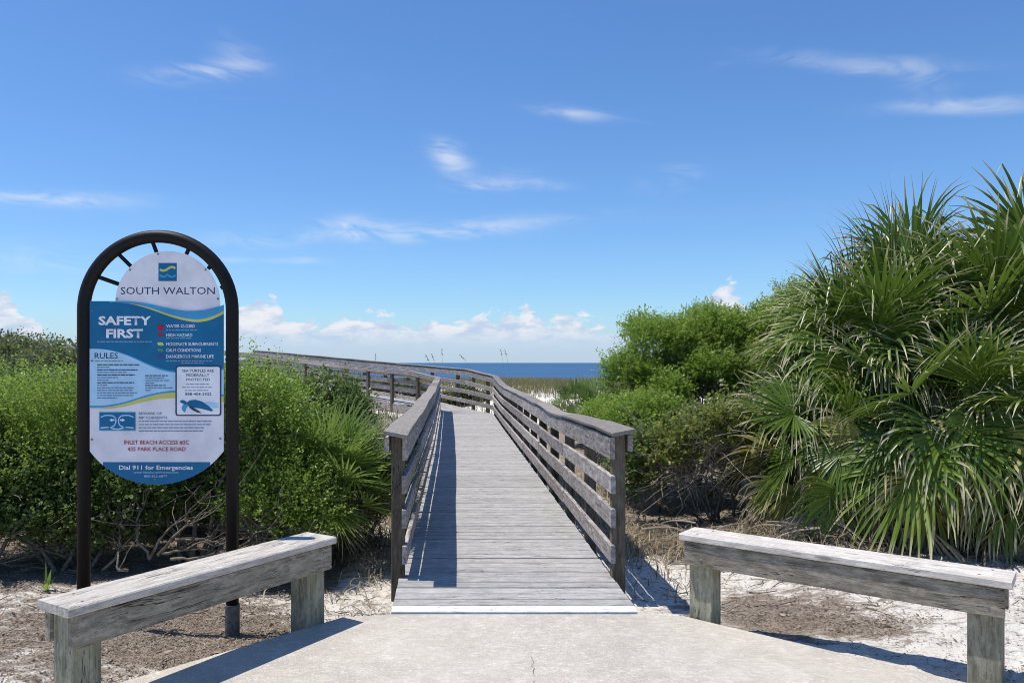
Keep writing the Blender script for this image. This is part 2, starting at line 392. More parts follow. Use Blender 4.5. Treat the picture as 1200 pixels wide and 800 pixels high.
M_RED = flat("print_red", (.42, .03, .04)); M_WPRINT = flat("print_white", (.86, .86, .90)); M_GREENP = flat("print_green", (.06, .30, .22))
M_PURP = flat("print_purple", (.09, .07, .26)); M_FLAGR = flat("print_flag_red", (.42, .02, .04)); M_SMALL = flat("print_small_ink", (.16, .25, .38)); M_SMALLW = flat("print_small_white", (.30, .42, .58))
M_BOLT = plain("steel_bolt", (.22, .20, .18), 0.5, 0.5, 0.3, 80, 0)
M_GRASS = leaf_mat("dune_grass_blade", (.075, .10, .035), (.22, .195, .095), (.30, .18, .12), 0.2, 0.7, 0.1)
M_DRY = leaf_mat("dry_grass_blade", (.20, .16, .10), (.46, .40, .29), None, 0.2, 0.8, 0.1)
M_LITTER = leaf_mat("litter_fleck", (.10, .07, .05), (.42, .34, .26), None, 0.0, 0.9, 0.1)
M_OATS = plain("sea_oat_straw", (.30, .25, .15), 0.9, 0.1, 0.3, 20, 0)

# ------------------------------------------------------------------ ground, sea, concrete
C45 = math.sqrt(0.5)
def sstep(a, b, x):
    t = np.clip((x - a) / (b - a), 0, 1); return t * t * (3 - 2 * t)
def ground_z(x, y):
    x = np.asarray(x, float); y = np.asarray(y, float)
    z = -0.045 + 0 * x
    ramp = sstep(4.4, 5.3, y) * (1 - sstep(12, 22, y)) * (1 - sstep(1.3, 2.6, np.abs(x - 0.37)))
    z = z - 0.125 * ramp
    z = z + 0.022 * (fbm(x * 2.3, y * 2.3, 3) - 0.5) + 0.05 * (fbm(x * 6, y * 6, 5, 3) - 0.5) * sstep(4.2, 5.0, np.abs(y) + np.abs(x) * 0.4)
    g_ = np.random.default_rng(77)
    for k in range(110):
        fx, fy, a = g_.uniform(-4.0, 4.5), g_.uniform(3.6, 7.2), g_.uniform(0, 6.28)
        dx, dy = x - fx, y - fy; u = dx * math.cos(a) + dy * math.sin(a); v = -dx * math.sin(a) + dy * math.cos(a)
        q = (u / .13) ** 2 + (v / .065) ** 2; z = z + 0.026 * (np.exp(-((np.sqrt(q) - 1.25) / .4) ** 2) * .45 - np.exp(-q ** 2))
    ridge = sstep(14, 36, y + 0.06 * x) * 0.42
    z = z + ridge + 0.35 * (fbm(x * 0.16, y * 0.16, 8) - 0.45) * sstep(16, 30, y)
    z = z + 1.15 * np.exp(-((x + 12) / 5.0) ** 2 - ((y - 19) / 7.0) ** 2)
    z = z + 0.5 * sstep(0, 8, -x - 2.0 - 0 * y) * sstep(22, 34, y) * (1 - sstep(44, 52, y))
    fall = sstep(42, 85, y)
    z = z * (1 - fall) + fall * -4.2
    near = (1 - sstep(1.4, 3.0, np.abs(x - 0.37))) * (1 - sstep(24, 27, y)) * sstep(4, 6, y)
    z = z * (1 - near) + np.minimum(z, -0.17 + 0.04 * (fbm(x * 2, y * 2, 4) - .5)) * near
    s = -(x - 0.0) * C45 + (y - 24.5) * C45; o = np.abs((x - 0.0) * C45 + (y - 24.5) * C45)
    turn = (1 - sstep(1.6, 3.2, o)) * sstep(-3, -0.5, s) * (1 - sstep(14, 18, s))
    return z * (1 - turn) + np.minimum(z, np.interp(s, (-1, 1, 3.5, 11.8, 16), (-.2, -.1, 0.02, .5, .7))) * turn
def axis(dense0, dense1, step, far0, far1, g=1.13):
    a = list(np.arange(dense0, dense1 + 1e-6, step)); s = step
    lo, hi = a[0], a[-1]; left, right = [], []
    while lo > far0: s *= g; lo -= s; left.append(lo)
    s = step
    while hi < far1: s *= g; hi += s; right.append(hi)
    return np.array(left[::-1] + a + right)
def litter_mask(x, y):
    """how much brown plant litter lies on the sand here"""
    m = 0.25 + 0.10 * (x < 0)
    m = m + 0.60 * np.exp(-((x + 1.7) / 1.0) ** 2 - ((y - 4.75) / 0.75) ** 2)            # behind the left bench
    m = m + 0.50 * np.exp(-((x + 1.15) / 0.45) ** 2 - ((y - 4.3) / 0.5) ** 2)
    m = m + 0.66 * np.exp(-((x - 2.15) / 0.65) ** 2 - ((y - 5.25) / 0.6) ** 2)             # behind the right bench
    m = m + 0.22 * np.exp(-((x - 2.55) / 0.5) ** 2 - ((y - 4.75) / 0.3) ** 2)
    m = m + 0.35 * np.exp(-((y - 4.86) / 0.07) ** 2) * np.exp(-((np.abs(x - .37) - 1.0) / .33) ** 2)
    m = m + 0.75 * sstep(5.55, 6.0, y + 0.35 * np.abs(x + 2.4) * (x < -2.4)) * (1 - sstep(-1.1, -0.75, x)) * (x < 0)  # under the left shrubs; dark litter also paints in their shaded interior
    m = m + 0.8 * sstep(6.2, 7.0, y + 0.12 * (x - 2)) * sstep(1.5, 2.2, x) * (1 - sstep(18, 22, y))             # under the right thicket
    m = m - 0.10 * np.exp(-((x + .75) / .25) ** 2 - ((y - 5.9) / .9) ** 2)
    m = m + 0.12 * sstep(-2.1, -2.7, x) * (y < 5.5)
    m = m * (1 - 0.7 * sstep(20, 26, y))
    return m
def build_ground():
    xs = axis(-4.2, 4.8, 0.04, -500, 500); ys = axis(3.2, 7.6, 0.03, -14, 130, 1.07)
    X, Y = np.meshgrid(xs, ys); Z = ground_z(X, Y)
    nx, ny = len(xs), len(ys)
    v = np.stack([X.ravel(), Y.ravel(), Z.ravel()], 1)
    i = (np.arange(ny - 1)[:, None] * nx + np.arange(nx - 1)[None, :]).ravel()
    f = np.stack([i, i + 1, i + nx + 1, i + nx], 1)
    me = bpy.data.meshes.new("ground"); me.from_pydata(v, [], f.tolist()); me.update()
    a = me.attributes.new("litter", 'FLOAT', 'POINT'); a.data.foreach_set('value', litter_mask(X.ravel(), Y.ravel()).astype(np.float32))
    o = link("ground", me, M_GROUND, None, True); o['kind'] = 'structure'
    s = link("sea", mesh("sea", [(-90000, 60, -3), (90000, 60, -3), (90000, 120000, -3), (-90000, 120000, -3)], [(0, 1, 2, 3)]), M_SEA); s['kind'] = 'structure'
build_ground()
def build_pad():
    rim = []
    def run(a, b, n):
        for k in range(n):
            t = k / n; rim.append((a[0] + (b[0] - a[0]) * t, a[1] + (b[1] - a[1]) * t))
    run((-5.2, 0.1), (-0.70, 4.76), 70); run((-0.70, 4.76), (-.42, 4.835), 6); run((-.42, 4.835), (1.16, 4.835), 20); run((1.16, 4.835), (1.40, 4.80), 5)
    run((1.40, 4.80), (6.6, 0.0), 80); run((6.6, 0.0), (6.6, -10), 4); run((6.6, -10), (-5.2, -10), 4); run((-5.2, -10), (-5.2, 0.1), 4)
    v = []; n = len(rim)
    for i, (x, y) in enumerate(rim):
        w = 0.022 * (float(fbm(np.array(x * 6.0), np.array(y * 6.0), 2)) - 0.5) * 2
        inside = -0.42 < x < 1.16 and y > 4.8
        x2, y2 = (x, y) if inside else (x + w, y + w * (1 if x < 0 else -1))
        v += [(x2, y2, -0.012 - 0.010), (x2 * 0.995, y2 - 0.012, -0.012), (x2, y2, -0.14)]
    f = [tuple(3 * i + 1 for i in range(n))]
    for i in range(n):
        j = (i + 1) % n
        f += [(3 * i, 3 * j, 3 * j + 1, 3 * i + 1), (3 * i + 2, 3 * j + 2, 3 * j, 3 * i)]
    o = link("concrete_pad", mesh("concrete_pad", v, f), M_CONC); o['kind'] = 'structure'
    bpy.context.view_layer.objects.active = o
    # hairline crack running towards the viewer
    rnd = random.Random(3); pts = []; x, y = 0.40, 4.12
    while y > 3.62:
        pts.append((x, y)); y -= rnd.uniform(.03, .06); x += rnd.uniform(-.022, .022)
    vv, ff = [], []
    for i, (x, y) in enumerate(pts):
        w = 0.0010 if i % 5 else 0.0018
        vv += [(x - w, y, -0.008), (x + w, y, -0.008)]
        if i and i % 7 and i % 11: ff.append((2 * i - 2, 2 * i - 1, 2 * i + 1, 2 * i))
    c = link("crack", mesh("crack", vv, ff), plain("dark_crack_line", (.20, .175, .145), 1, 0, 0.3, 30, 0), o)  # flat dark strip just above the pad marks the crack
build_pad()

# ------------------------------------------------------------------ boardwalk
def interp(t, xs, ys): return float(np.interp(t, xs, ys))
def deck_z_s(s): return interp(s, (-1, 0, 1, 3.5, 11.8, 16), (0.0, .04, .18, .37, .90, 1.15))
def build_boardwalk():
    root = thing("boardwalk", "grey weathered timber boardwalk with slatted railings leading over the dune to the sea", "boardwalk", (0.37, 4.85, 0.0))
    rnd = random.Random(5)
    # ---- deck boards, each a quad prism between the left and the right edge
    def plank(l0, l1, r0, r1, th=0.036, mat=M_DECK, name="deck_board", gap=0.0075):
        l0, l1, r0, r1 = map(Vector, (l0, l1, r0, r1))
        dl = (l1 - l0).normalized() * gap if (l1 - l0).length > 1e-4 else Vector(); dr = (r1 - r0).normalized() * gap if (r1 - r0).length > 1e-4 else Vector()
        a, d, b, c = l0 + dl, l1 - dl, r0 + dr, r1 - dr
        mid = (a + b + c + d) / 4; ax = (b - a).normalized(); ang = math.atan2(ax.y, ax.x); R = Matrix.Rotation(-ang, 3, 'Z')
        ch = 0.005; jz = rnd.uniform(-.0018, .0018); e = rnd.uniform(-.004, .004)
        def inset(p, q): return p + (q - p).normalized() * ch if (q - p).length > 0.03 else p
        ex = ax * e
        top = [inset(a, d) + ex, inset(b, c) + ex, inset(c, b) + ex, inset(d, a) + ex]; side = [a + ex, b + ex, c + ex, d + ex]
        v = [p + Vector((0, 0, jz)) for p in top] + [p + Vector((0, 0, jz - ch * .8)) for p in side] + [p + Vector((0, 0, -th)) for p in side]
        v = [R @ (p - mid) for p in v]
        f = [(0, 1, 2, 3), (11, 10, 9, 8)]
        for k in range(4):
            j = (k + 1) % 4; f += [(4 + k, 4 + j, j, k), (8 + k, 8 + j, 4 + j, 4 + k)]
        o = link(name, mesh(name, v, f), mat, root); o.rotation_euler = (0, 0, ang); place(o, mid, root); return o
    XL, XR = -0.395, 1.128
    def lx(y): return XL - 0.09 * max(0, (y - 13) / 10.7)
    plank((XL, 4.845, -.006), (XL, 4.955, 0.002), (XR, 4.845, -.006), (XR, 4.955, 0.002), 0.038, M_NOSE, "nosing_board").__setitem__('label', 'bleached white front board')
    def z_of(y): return 0.0 if y < 18 else 0.03 * (y - 18) / 5.2
    ys = [4.955]; y = 4.955
    for k in range(9): y += (6.157 - 4.955) / 9; ys.append(y)
    joints = [ys[-1]]
    while y < 23.2:
        for k in range(18):
            y += 2.44 / 18; ys.append(y)
        joints.append(y)
    for a, b in zip(ys, ys[1:]):
        if a > 23.0: break
        a2 = a + (0.006 if any(abs(a - j) < 1e-4 for j in joints) else 0); b2 = b - (0.004 if any(abs(b - j) < 1e-4 for j in joints) else 0)
        plank((lx(a), a2, z_of(a)), (lx(b), b2, z_of(b)), (XR, a2, z_of(a)), (XR, b2, z_of(b)))
        last = b
    # wedge where the walk turns, then the turned run
    A = Vector((lx(23.7), 23.7)); B0 = Vector((XR, 23.05)); B1 = Vector((0.36, 25.18))
    n = 15
    lp = [Vector((lx(last), last)).lerp(A, k / n) for k in range(n + 1)]; rp = [Vector((XR, last)).lerp(B1, k / n) for k in range(n + 1)]
    for k in range(n):
        za, zb = 0.03 + 0.04 * k / n, 0.03 + 0.04 * (k + 1) / n
        plank((*lp[k], za), (*lp[k + 1], zb), (*rp[k], za), (*rp[k + 1], zb))
    s = 0.0; dirv = Vector((-C45, C45))
    while s < 13.5:
        s2 = s + 0.1525; za, zb = deck_z_s(s) + .03, deck_z_s(s2) + .03
        plank((*(A + dirv * s), za), (*(A + dirv * s2), zb), (*(B1 + dirv * s), za), (*(B1 + dirv * s2), zb)); s = s2
    # joists below the edges
    for X in (-0.36, 1.085):
        y = 4.93
        while y < 22.9:
            y2 = min(y + 2.44, 23.0); beam("rim_joist", [(X, y + .002, -.10 + z_of(y)), (X, y2 - .002, -.10 + z_of(y2))], .038, .125, M_POST, root); y = y2
    # ---- railings
    R_CAP_Y = (5.4, 6.5, 7.3, 7.9, 8.5, 9.4, 10.3, 11.2, 13.7, 16, 18.4, 20.0, 21.5, 23.0); R_CAP_Z = (1.048, 1.030, 1.014, 1.006, .976, .972, .997, .982, .992, .985, .985, 1.03, 1.09, 1.15)
    L_CAP_Y = (5.4, 7, 8.4, 10, 12, 13.5, 15.5, 18, 21, 23.7); L_CAP_Z = (1.030, 1.036, 1.022, 1.05, 1.055, 1.035, 1.075, 1.07, 1.08, 1.085)
    BOARDS = ((1.012, .855), (.738, .612), (.505, .374), (.243, .119))
    def railing(legs, sgn, cap_fn, deck_fn):
        """legs: list of (p0, p1, step) plan runs of the inner board face; sgn +1 puts posts on the right hand"""
        for li, (p0, p1, offs0) in enumerate(legs):
            p0, p1 = Vector(p0), Vector(p1); L_ = (p1 - p0).length; d = (p1 - p0) / L_
            out = Vector((d.y, -d.x)) * sgn
            def at(t, o, z): q = p0 + d * t + out * o; return (q.x, q.y, z)
            # caps, boards
            piece = 2.44; t = 0.0; k = 0
            while t < L_ - 0.05:
                t2 = min(t + piece, L_)
                if L_ - t2 < 0.5: t2 = L_
                g = 0.0016
                kn = [t + g + (t2 - t - 2 * g) * i / 4 for i in range(5)]
                rolls = []
                for q in kn:
                    P = p0 + d * q; r = 0.20 * max(0.12, 1 - max(0, P.y - 5.4) / 4.0); rolls.append(-r * sgn)
                ext0 = -0.15 if (li == 0 and k == 0) else 0.0
                pts = [at(q + (ext0 if i == 0 else 0), .068, cap_fn(*(p0 + d * q)) - .013 + (0.006 * math.sin(q * 3.1 + li) if 0 < i < 4 else 0) + (0.016 if rolls[i] * -sgn > .1 else .004)) for i, q in enumerate(kn)]
                beam("cap_board", pts, .165, .026, M_CAP, root, .004, rolls)
                for bi, (zt, zb) in enumerate(BOARDS):
                    j0, j1 = rnd.uniform(-.007, .007), rnd.uniform(-.007, .007)
                    bp = []
                    for i, q in enumerate(kn[::2]):
                        P = p0 + d * q; zd = deck_fn(*P); c = cap_fn(*P); kf = (c - zd) / 1.048
                        bp.append(at(q - (0.025 if (li == 0 and k == 0 and i == 0 and bi) else 0), .016 + rnd.uniform(-.002, .002), zd + (zt + zb) / 2 * kf - (.004 if bi == 0 else 0) + (j0, 0, j1)[i]))
                    beam("rail_board", bp, .034, (zt - zb), M_RAIL, root, .004)
                op = [at(q, .142, cap_fn(*(p0 + d * q)) - .085) for q in kn[::2]]
                beam("outer_rail_board", op, .032, .11, M_RAIL, root, .004)
                t = t2; k += 1
            t = offs0
            while t < L_ - 0.02:
                P = p0 + d * (t + .046); c = cap_fn(*P); first = li == 0 and t == offs0
                q = at(t + .046, .066 if first else .0805, 0)
                gz = float(ground_z(q[0], q[1])) - 0.25
                if first:
                    bm = beam("post", [(q[0], q[1], gz), (q[0], q[1], c - .03)], .092, .094, M_POST, root, .004)
                else:
                    bm = beam("post", [(q[0], q[1], gz), (q[0], q[1], c - .03)], .09, .09, M_POST, root, .004)
                bm_ang = math.atan2(d.y, d.x)
                bm.rotation_euler = (Matrix.Rotation(bm_ang, 3, 'Z') @ Matrix.Rotation(math.radians(-90), 3, 'Y')).to_euler()
                t += 1.22
    def s_of(x, y, A): return max(0.0, ((Vector((x, y)) - A).dot(dirv)))
    AR = Vector((0.33, 25.2)); AL = Vector((-.43, 23.75))
    def capR(x, y):
        if y <= 23.0: return interp(y, R_CAP_Y, R_CAP_Z)
        if y < 25.2 and x > 0.32: return interp(y, (23.0, 25.2), (1.15, 1.33))
        return interp(s_of(x, y, AR), (0, 3.5, 11.0, 16), (1.33, 1.52, 1.97, 2.25))
    def capL(x, y):
        if y <= 23.75 and x > -0.5: return interp(y, L_CAP_Y, L_CAP_Z)
        return interp(s_of(x, y, AL), (0, 1.2, 3.5, 11.8, 16), (1.085, 1.27, 1.40, 1.96, 2.25))
    def deckR(x, y):
        if y <= 23.0: return z_of(y)
        if y < 25.2 and x > 0.32: return interp(y, (23, 25.2), (.03, .10))
        return deck_z_s(s_of(x, y, AR)) + .05
    def deckL(x, y):
        if y <= 23.75 and x > -0.5: return z_of(y)
        return deck_z_s(s_of(x, y, AL)) + .03
    railing([((1.10, 5.55), (1.10, 23.0), 0.03), ((1.10, 23.0), (.33, 25.2), .5), ((.33, 25.2), tuple(AR + dirv * 13), .35)], 1, capR, deckR)
    railing([((-.34, 5.55), (-.34, 13.0), 0.03), ((-.34, 13.0), (-.43, 23.75), .1), (tuple(AL), tuple(AL + dirv * 13), .9)], -1, capL, deckL)
    # deep rim board on the near side of the turned run
    s = 0.05
    while s < 12.5:
        s2 = s + 2.44; pts = []
        for q in (s + .002, s2 - .002):
            P = Vector(A) + dirv * q - Vector((C45, C45)) * 0.012; pts.append((P.x, P.y, deck_z_s(q) - .17))
        beam("rim_joist", pts, .036, .30, M_RAIL, root); s = s2
    return root
build_boardwalk()

# ------------------------------------------------------------------ benches
def build_bench():
    r = thing("bench", "weathered grey timber bench on two posts in front of the safety sign", "bench", (0, 0, 0), 0, "low timber benches beside the concrete")
    def bx(name, x0, x1, y0, y1, z0, z1, mat, ch=0.005):
        o = beam(name, [((x0), (y0 + y1) / 2, (z0 + z1) / 2), ((x1), (y0 + y1) / 2, (z0 + z1) / 2)], y1 - y0, z1 - z0, mat, r, ch); return o
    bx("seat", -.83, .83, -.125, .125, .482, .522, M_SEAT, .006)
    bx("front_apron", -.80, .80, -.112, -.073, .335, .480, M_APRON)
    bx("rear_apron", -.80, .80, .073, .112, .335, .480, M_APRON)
    for sx in (-1, 1):
        beam("leg", [(sx * .715, 0, -.16), (sx * .715, 0, .478)], .142, .142, M_LEG, r, .005)
    for sx in (-1, 1):
        for yy in (-.07, .07):
            vf = tube([(sx * .715 + yy * .3, yy, .519), (sx * .715 + yy * .3, yy, .5245)], [.007, .006], 8); link("screw", mesh("screw", *vf), M_BOLT, r)
        for zz in (.38, .44):
            vf = tube([(sx * .715 + .02, -.108, zz), (sx * .715 + .02, -.1155, zz)], [.008, .007], 8); link("screw", mesh("screw", *vf), M_BOLT, r)
    return r
b1 = build_bench(); b1.location = (-1.272, 4.07, -.03); b1.rotation_euler.z = math.radians(56.2)
b2 = copy_tree(b1); b2.location = (2.084, 4.351, -.03); b2.rotation_euler.z = math.radians(-39.5)
b2['label'] = "weathered grey timber bench on two posts in front of the palms"

# ------------------------------------------------------------------ safety sign
SD = 4.70; K = SD / 920
def sp(px, py, y=SD): return Vector(((px - 533) * K, y, EYE - (py - 425) * K))
def build_sign():
    root = thing("safety_sign", "beach safety sign in a black arched pipe frame with blue and white panels", "sign", (-1.778, SD, -.05))
    o0 = root.location
    def w(v): return [Vector(p) - o0 for p in v]
    def part(name, vf, mat, parent=None, smooth=False):
        return link(name, mesh(name, w(vf[0]), vf[1]), mat, parent or root, smooth)
    rad = 0.038; xl, xr = (98.2 - 533) * K, (272.2 - 533) * K; cx = (xl + xr) / 2; R = (xr - xl) / 2; cz = EYE - (277 - 425) * K - R
    pts = [(xl, SD, -.2), (xl, SD, cz - .3), (xl, SD, cz)] + [(cx - R * math.cos(a), SD, cz + R * math.sin(a)) for a in np.linspace(0, math.pi, 41)[1:-1]] + [(xr, SD, cz), (xr, SD, cz - .3), (xr, SD, -.2)]
    part("frame", tube(pts, rad, 18), M_FRAME, None, True)
    for x in (xl, xr): part("post_sleeve", tube([(x, SD, -.3), (x, SD, .085), (x, SD, .088)], [rad + .006, rad + .006, rad + .001], 18), M_SLEEVE, None, False)
    def z1(a, b): return (80 + a / 5, 260 + b / 5)
    def z2(a, b): return (80 + a / 4.443, 400 + b / 4.443)
    for a, b in (((175, 322), (300, 366)), ((292, 187), (372, 266)), ((490, 110), (518, 184)), ((704, 160), (690, 190)), ((842, 248), (818, 274)), ((915, 372), (893, 388))):
        p, q = sp(*z1(*a), SD + .004), sp(*z1(*b), SD + .004); part("spoke", tube([p, q], .0125, 8), M_FRAME)
    def plate(name, outline, y, th, mat, parent=None):
        """outline in photo-plane pixels of the sign, front face at depth y"""
        n = len(outline); v = [sp(*p, y) for p in outline] + [sp(*p, y + th) for p in outline]
        area = sum(outline[i][0] * outline[(i + 1) % n][1] - outline[(i + 1) % n][0] * outline[i][1] for i in range(n))
        fr = tuple(range(n)); f = [fr if area < 0 else fr[::-1], tuple(i + n for i in (fr[::-1] if area < 0 else fr))]
        f += [(i, (i + 1) % n, n + (i + 1) % n, n + i) if area > 0 else (n + i, n + (i + 1) % n, (i + 1) % n, i) for i in range(n)]
        return part(name, (v, f), mat, parent)
    top = plate("top_panel", [(197.3 + 61.3 * math.cos(a), 355.8 + 61.3 * math.sin(a)) for a in np.linspace(0, 2 * math.pi, 65)[:-1]], SD - .012, .004, M_WHITE)
    WT = [(107, 353), (140, 353), (160, 354), (180, 357), (200, 362), (220, 365), (240, 364), (256, 360), (263.3, 357.4)]
    wx, wy = zip(*WT)
    XS = list(np.linspace(107, 263.3, 61))
    def crv(pts): a, b = zip(*pts); return lambda x: sm(x, a, b)
    def sm(x, a, b):
        # smooth interpolation (averaged linear)
        return float(np.mean([np.interp(x + d, a, b) for d in (-7, -3.5, 0, 3.5, 7)])) if a[0] + 7 < x < a[-1] - 7 else float(np.interp(x, a, b))
    topc = lambda x: sm(x, wx, wy)
    def botc(x):
        if x <= 106.8 or x >= 263.4: return 527.5
        return 528 + 39 - (97.5 - math.sqrt(max(0, 97.5 ** 2 - (x - 185) ** 2)))
    outline = [(x, topc(x)) for x in XS] + [(x, botc(x)) for x in XS[::-1]]
    YF = SD - .020
    panel = plate("main_panel", outline, YF, .005, M_WHITE)
    def band(name, fa, fb, mat, lay, x0=107, x1=263.3, n=50):
        xs = np.linspace(x0, x1, n); pts = [(x, fa(x)) for x in xs] + [(x, max(fb(x), fa(x) + .05)) for x in xs[::-1]]
        return plate(name, pts, YF - .0007 * lay, .0005, mat, panel)
    rules = crv([(107, 408.6), (125, 409), (140, 412), (158, 419), (176, 428), (192, 434), (210, 437), (235, 436), (263.3, 433)])
    low = crv([(107, 477), (125, 477), (147, 473), (170, 465.5), (188, 461), (206, 459), (235, 461), (263.3, 464)])
    yel = crv([(107, 355.8), (140, 354.5), (160, 356.3), (180, 361.6), (200, 368.6), (220, 373.6), (236, 375), (252, 370.5), (263.3, 364.5)])
    yelb = crv([(107, 355.9), (146, 354.7), (160, 357.2), (180, 363.3), (200, 371), (220, 376.5), (236, 378.2), (252, 374), (263.3, 368)])
    band("blue_field", topc, lambda x: rules(x), M_NAVY, 1)
    band("blue_wave", lambda x: topc(x) - 0.0, lambda x: yel(x), M_MIDB, 2, 130)
    band("yellow_wave", yel, yelb, M_YEL, 3, 146)
    band("rules_field", rules, lambda x: low(x), M_SKYB, 2)
    band("pale_line", lambda x: rules(x) - 1.6 * min(1, max(0, (x - 125) / 50)), lambda x: rules(x) + .3, M_MIDB, 3, 126)
    band("blue_line", lambda x: low(x) - 2.0, low, M_MIDB, 3)
    band("yellow_line", low, lambda x: low(x) + 1.2 + 5.5 * min(1, max(0, (x - 112) / 90)), M_YEL, 4)
    band("emergency_field", lambda x: 540.6, botc, M_NAVY, 1, 122.5, 247.5)
    def rect(name, x0, y0, x1, y1, mat, lay, r=0.0, parent=None):
        if r:
            pts = []
            for cxx, cyy, a0 in ((x1 - r, y0 + r, -90), (x1 - r, y1 - r, 0), (x0 + r, y1 - r, 90), (x0 + r, y0 + r, 180)):
                pts += [(cxx + r * math.cos(math.radians(a0 + k * 22.5)), cyy + r * math.sin(math.radians(a0 + k * 22.5))) for k in range(5)]
        else: pts = [(x0, y0), (x1, y0), (x1, y1), (x0, y1)]
        return plate(name, pts, YF - .0007 * lay, .0005, mat, parent or panel)
    def ribbon(name, cpts, wd, mat, lay, base=YF, parent=None):
        p = np.array(cpts, float); t = np.linspace(0, len(p) - 1, 8 * len(p)); q = np.stack([np.interp(t, range(len(p)), p[:, i]) for i in (0, 1)], 1)
        for _ in range(6): q[1:-1] = (q[:-2] + 2 * q[1:-1] + q[2:]) / 4
        d = np.gradient(q, axis=0); nrm = np.stack([-d[:, 1], d[:, 0]], 1); nrm /= np.linalg.norm(nrm, axis=1)[:, None] + 1e-9
        w_ = wd * np.ones(len(q)) / 2
        return plate(name, [tuple(a) for a in q + nrm * w_[:, None]] + [tuple(a) for a in (q - nrm * w_[:, None])[::-1]], base - .0007 * lay, .0005, mat, parent or panel)
    def text(body, x0, x1, y0, y1, mat, lay=5, bold=0.0, base=YF, parent=None):
        """lettering whose capitals fill the given box of the sign plane"""
        cu = bpy.data.curves.new("lettering", 'FONT'); cu.body = body; cu.size = 1.0; cu.offset = bold; cu.resolution_u = 2
        tmp = bpy.data.objects.new("lettering_tmp", cu); COL.objects.link(tmp)
        dg = bpy.context.evaluated_depsgraph_get(); me = bpy.data.meshes.new_from_object(tmp.evaluated_get(dg))
        bpy.data.objects.remove(tmp); bpy.data.curves.remove(cu)
        n = len(me.vertices); co = np.zeros(n * 3); me.vertices.foreach_get('co', co); co = co.reshape(-1, 3)
        lo, hi = co[:, 0].min(), co[:, 0].max(); base0, cap = 0.0 - bold, 0.729 + bold
        out = np.zeros((n, 3))
        px = x0 + (co[:, 0] - lo) / (hi - lo) * (x1 - x0); py = y1 - (co[:, 1] - base0) / (cap - base0) * (y1 - y0)
        out[:, 0] = (px - 533) * K - o0.x; out[:, 1] = base - .0007 * lay - o0.y; out[:, 2] = EYE - (py - 425) * K - o0.z
        me.vertices.foreach_set('co', out.ravel()); me.update(); me.materials.clear()
        return link("lettering", me, mat, parent or panel)
    def greek(x0, x1, y, h, mat, lay=5, seed=0, parent=None):
        """small print too fine to read: a broken line of word-length marks"""
        rr = random.Random(seed); mb = MB(); x = x0
        while x < x1:
            l = min(rr.uniform(2.0, 6.5), x1 - x)
            q = [sp(x, y - h / 2, YF - .0007 * lay), sp(x + l, y - h / 2, YF - .0007 * lay), sp(x + l, y + h / 2, YF - .0007 * lay), sp(x, y + h / 2, YF - .0007 * lay)]
            mb.add((w(q), [(3, 2, 1, 0)])); x += l + 0.9
        o = mb.build("small_print", mat, parent or panel); o['kind'] = 'stuff'; return o
    TB = SD - .012
    text("SOUTH WALTON", 142.5, 252.5, 336.2, 345, M_INK, 1, 0.0, TB, top)
    lg = plate("logo_square", [z1(533, 242), z1(640, 242), z1(640, 348), z1(533, 348)], TB - .0007, .0005, M_NAVY, top)
    ribbon("logo_wave", [z1(541, 280), z1(556, 288), z1(578, 284), z1(600, 268), z1(618, 265), z1(632, 274)], 2.6, M_YEL, 2, TB, top)
    ribbon("logo_wave", [z1(540, 312), z1(556, 323), z1(572, 322), z1(586, 308), z1(600, 322), z1(618, 324), z1(634, 312)], 2.2, M_MIDB, 2, TB, top)
    text("SAFETY", 117.5, 179, 370, 381, M_WPRINT, 5, 0.035); text("FIRST", 126.5, 169.5, 385, 396, M_WPRINT, 5, 0.035)
    greek(116, 180, 400.3, 1.0, M_SMALLW, 5, 1)
    for (yy, body, xe, mt, sub) in ((382, "WATER CLOSED", 230, M_FLAGR, 387), (392.6, "HIGH HAZARD", 227, M_FLAGR, 396.4), (403, "MODERATE SURF/CURRENTS", 257, M_YEL, None), (410.2, "CALM CONDITIONS", 237, M_GREENP, None), (417.4, "DANGEROUS MARINE LIFE", 252, M_PURP, None)):
        text(body, 196.5, xe, yy - 1.9, yy + 1.9, M_WPRINT, 5, 0.008)
        ribbon("flag_symbol", [(186.5, yy + .4), (189, yy - .5), (191, yy + .5), (193, yy - .4)], 3.6, mt, 5)
        if sub: greek(196.5, 196.5 + (36 if yy < 385 else 30), sub, .9, M_SMALLW, 5, int(yy)); 
        if yy < 385: ribbon("flag_symbol", [(187, yy + 4.6), (189, yy + 3.8), (191, yy + 4.6), (192.5, yy + 3.8)], 3.0, mt, 5)
    greek(196.5, 250, 422.6, .9, M_SMALLW, 5, 7); greek(214, 240, 425, .8, M_SMALLW, 5, 8)
    text("RULES", 113, 140, 413, 420, M_INK, 5, 0.0)
    greek(113, 146, 422.8, .8, M_SMALL, 5, 70)
    yy = 427.3
    for k, (a, b) in enumerate(((116, 165), (116, 130), (116, 163), (116, 150), (116, 160), (116, 140), (116, 130), (116, 159), (116, 128), (116, 159), (116, 157), (116, 162), (116, 158), (116, 139))):
        greek(a, b, yy, 1.15, M_INK if k in (0, 2, 4, 7) else M_SMALL, 5, 20 + k); yy += 2.98
    yy = 440
    for k, (a, b) in enumerate(((172, 198), (172, 194), (172, 200), (172, 182), (172, 196), (172, 204), (172, 178))): greek(a, b, yy, 1.1, M_INK if k in (0, 4) else M_SMALL, 5, 50 + k); yy += 2.85
    rect("turtle_card_border", *z2(565, 125), *z2(803, 386), M_INK, 5, 3.2); card = rect("turtle_card", *z2(573, 132), *z2(795, 379), M_WPRINT, 6, 2.2)
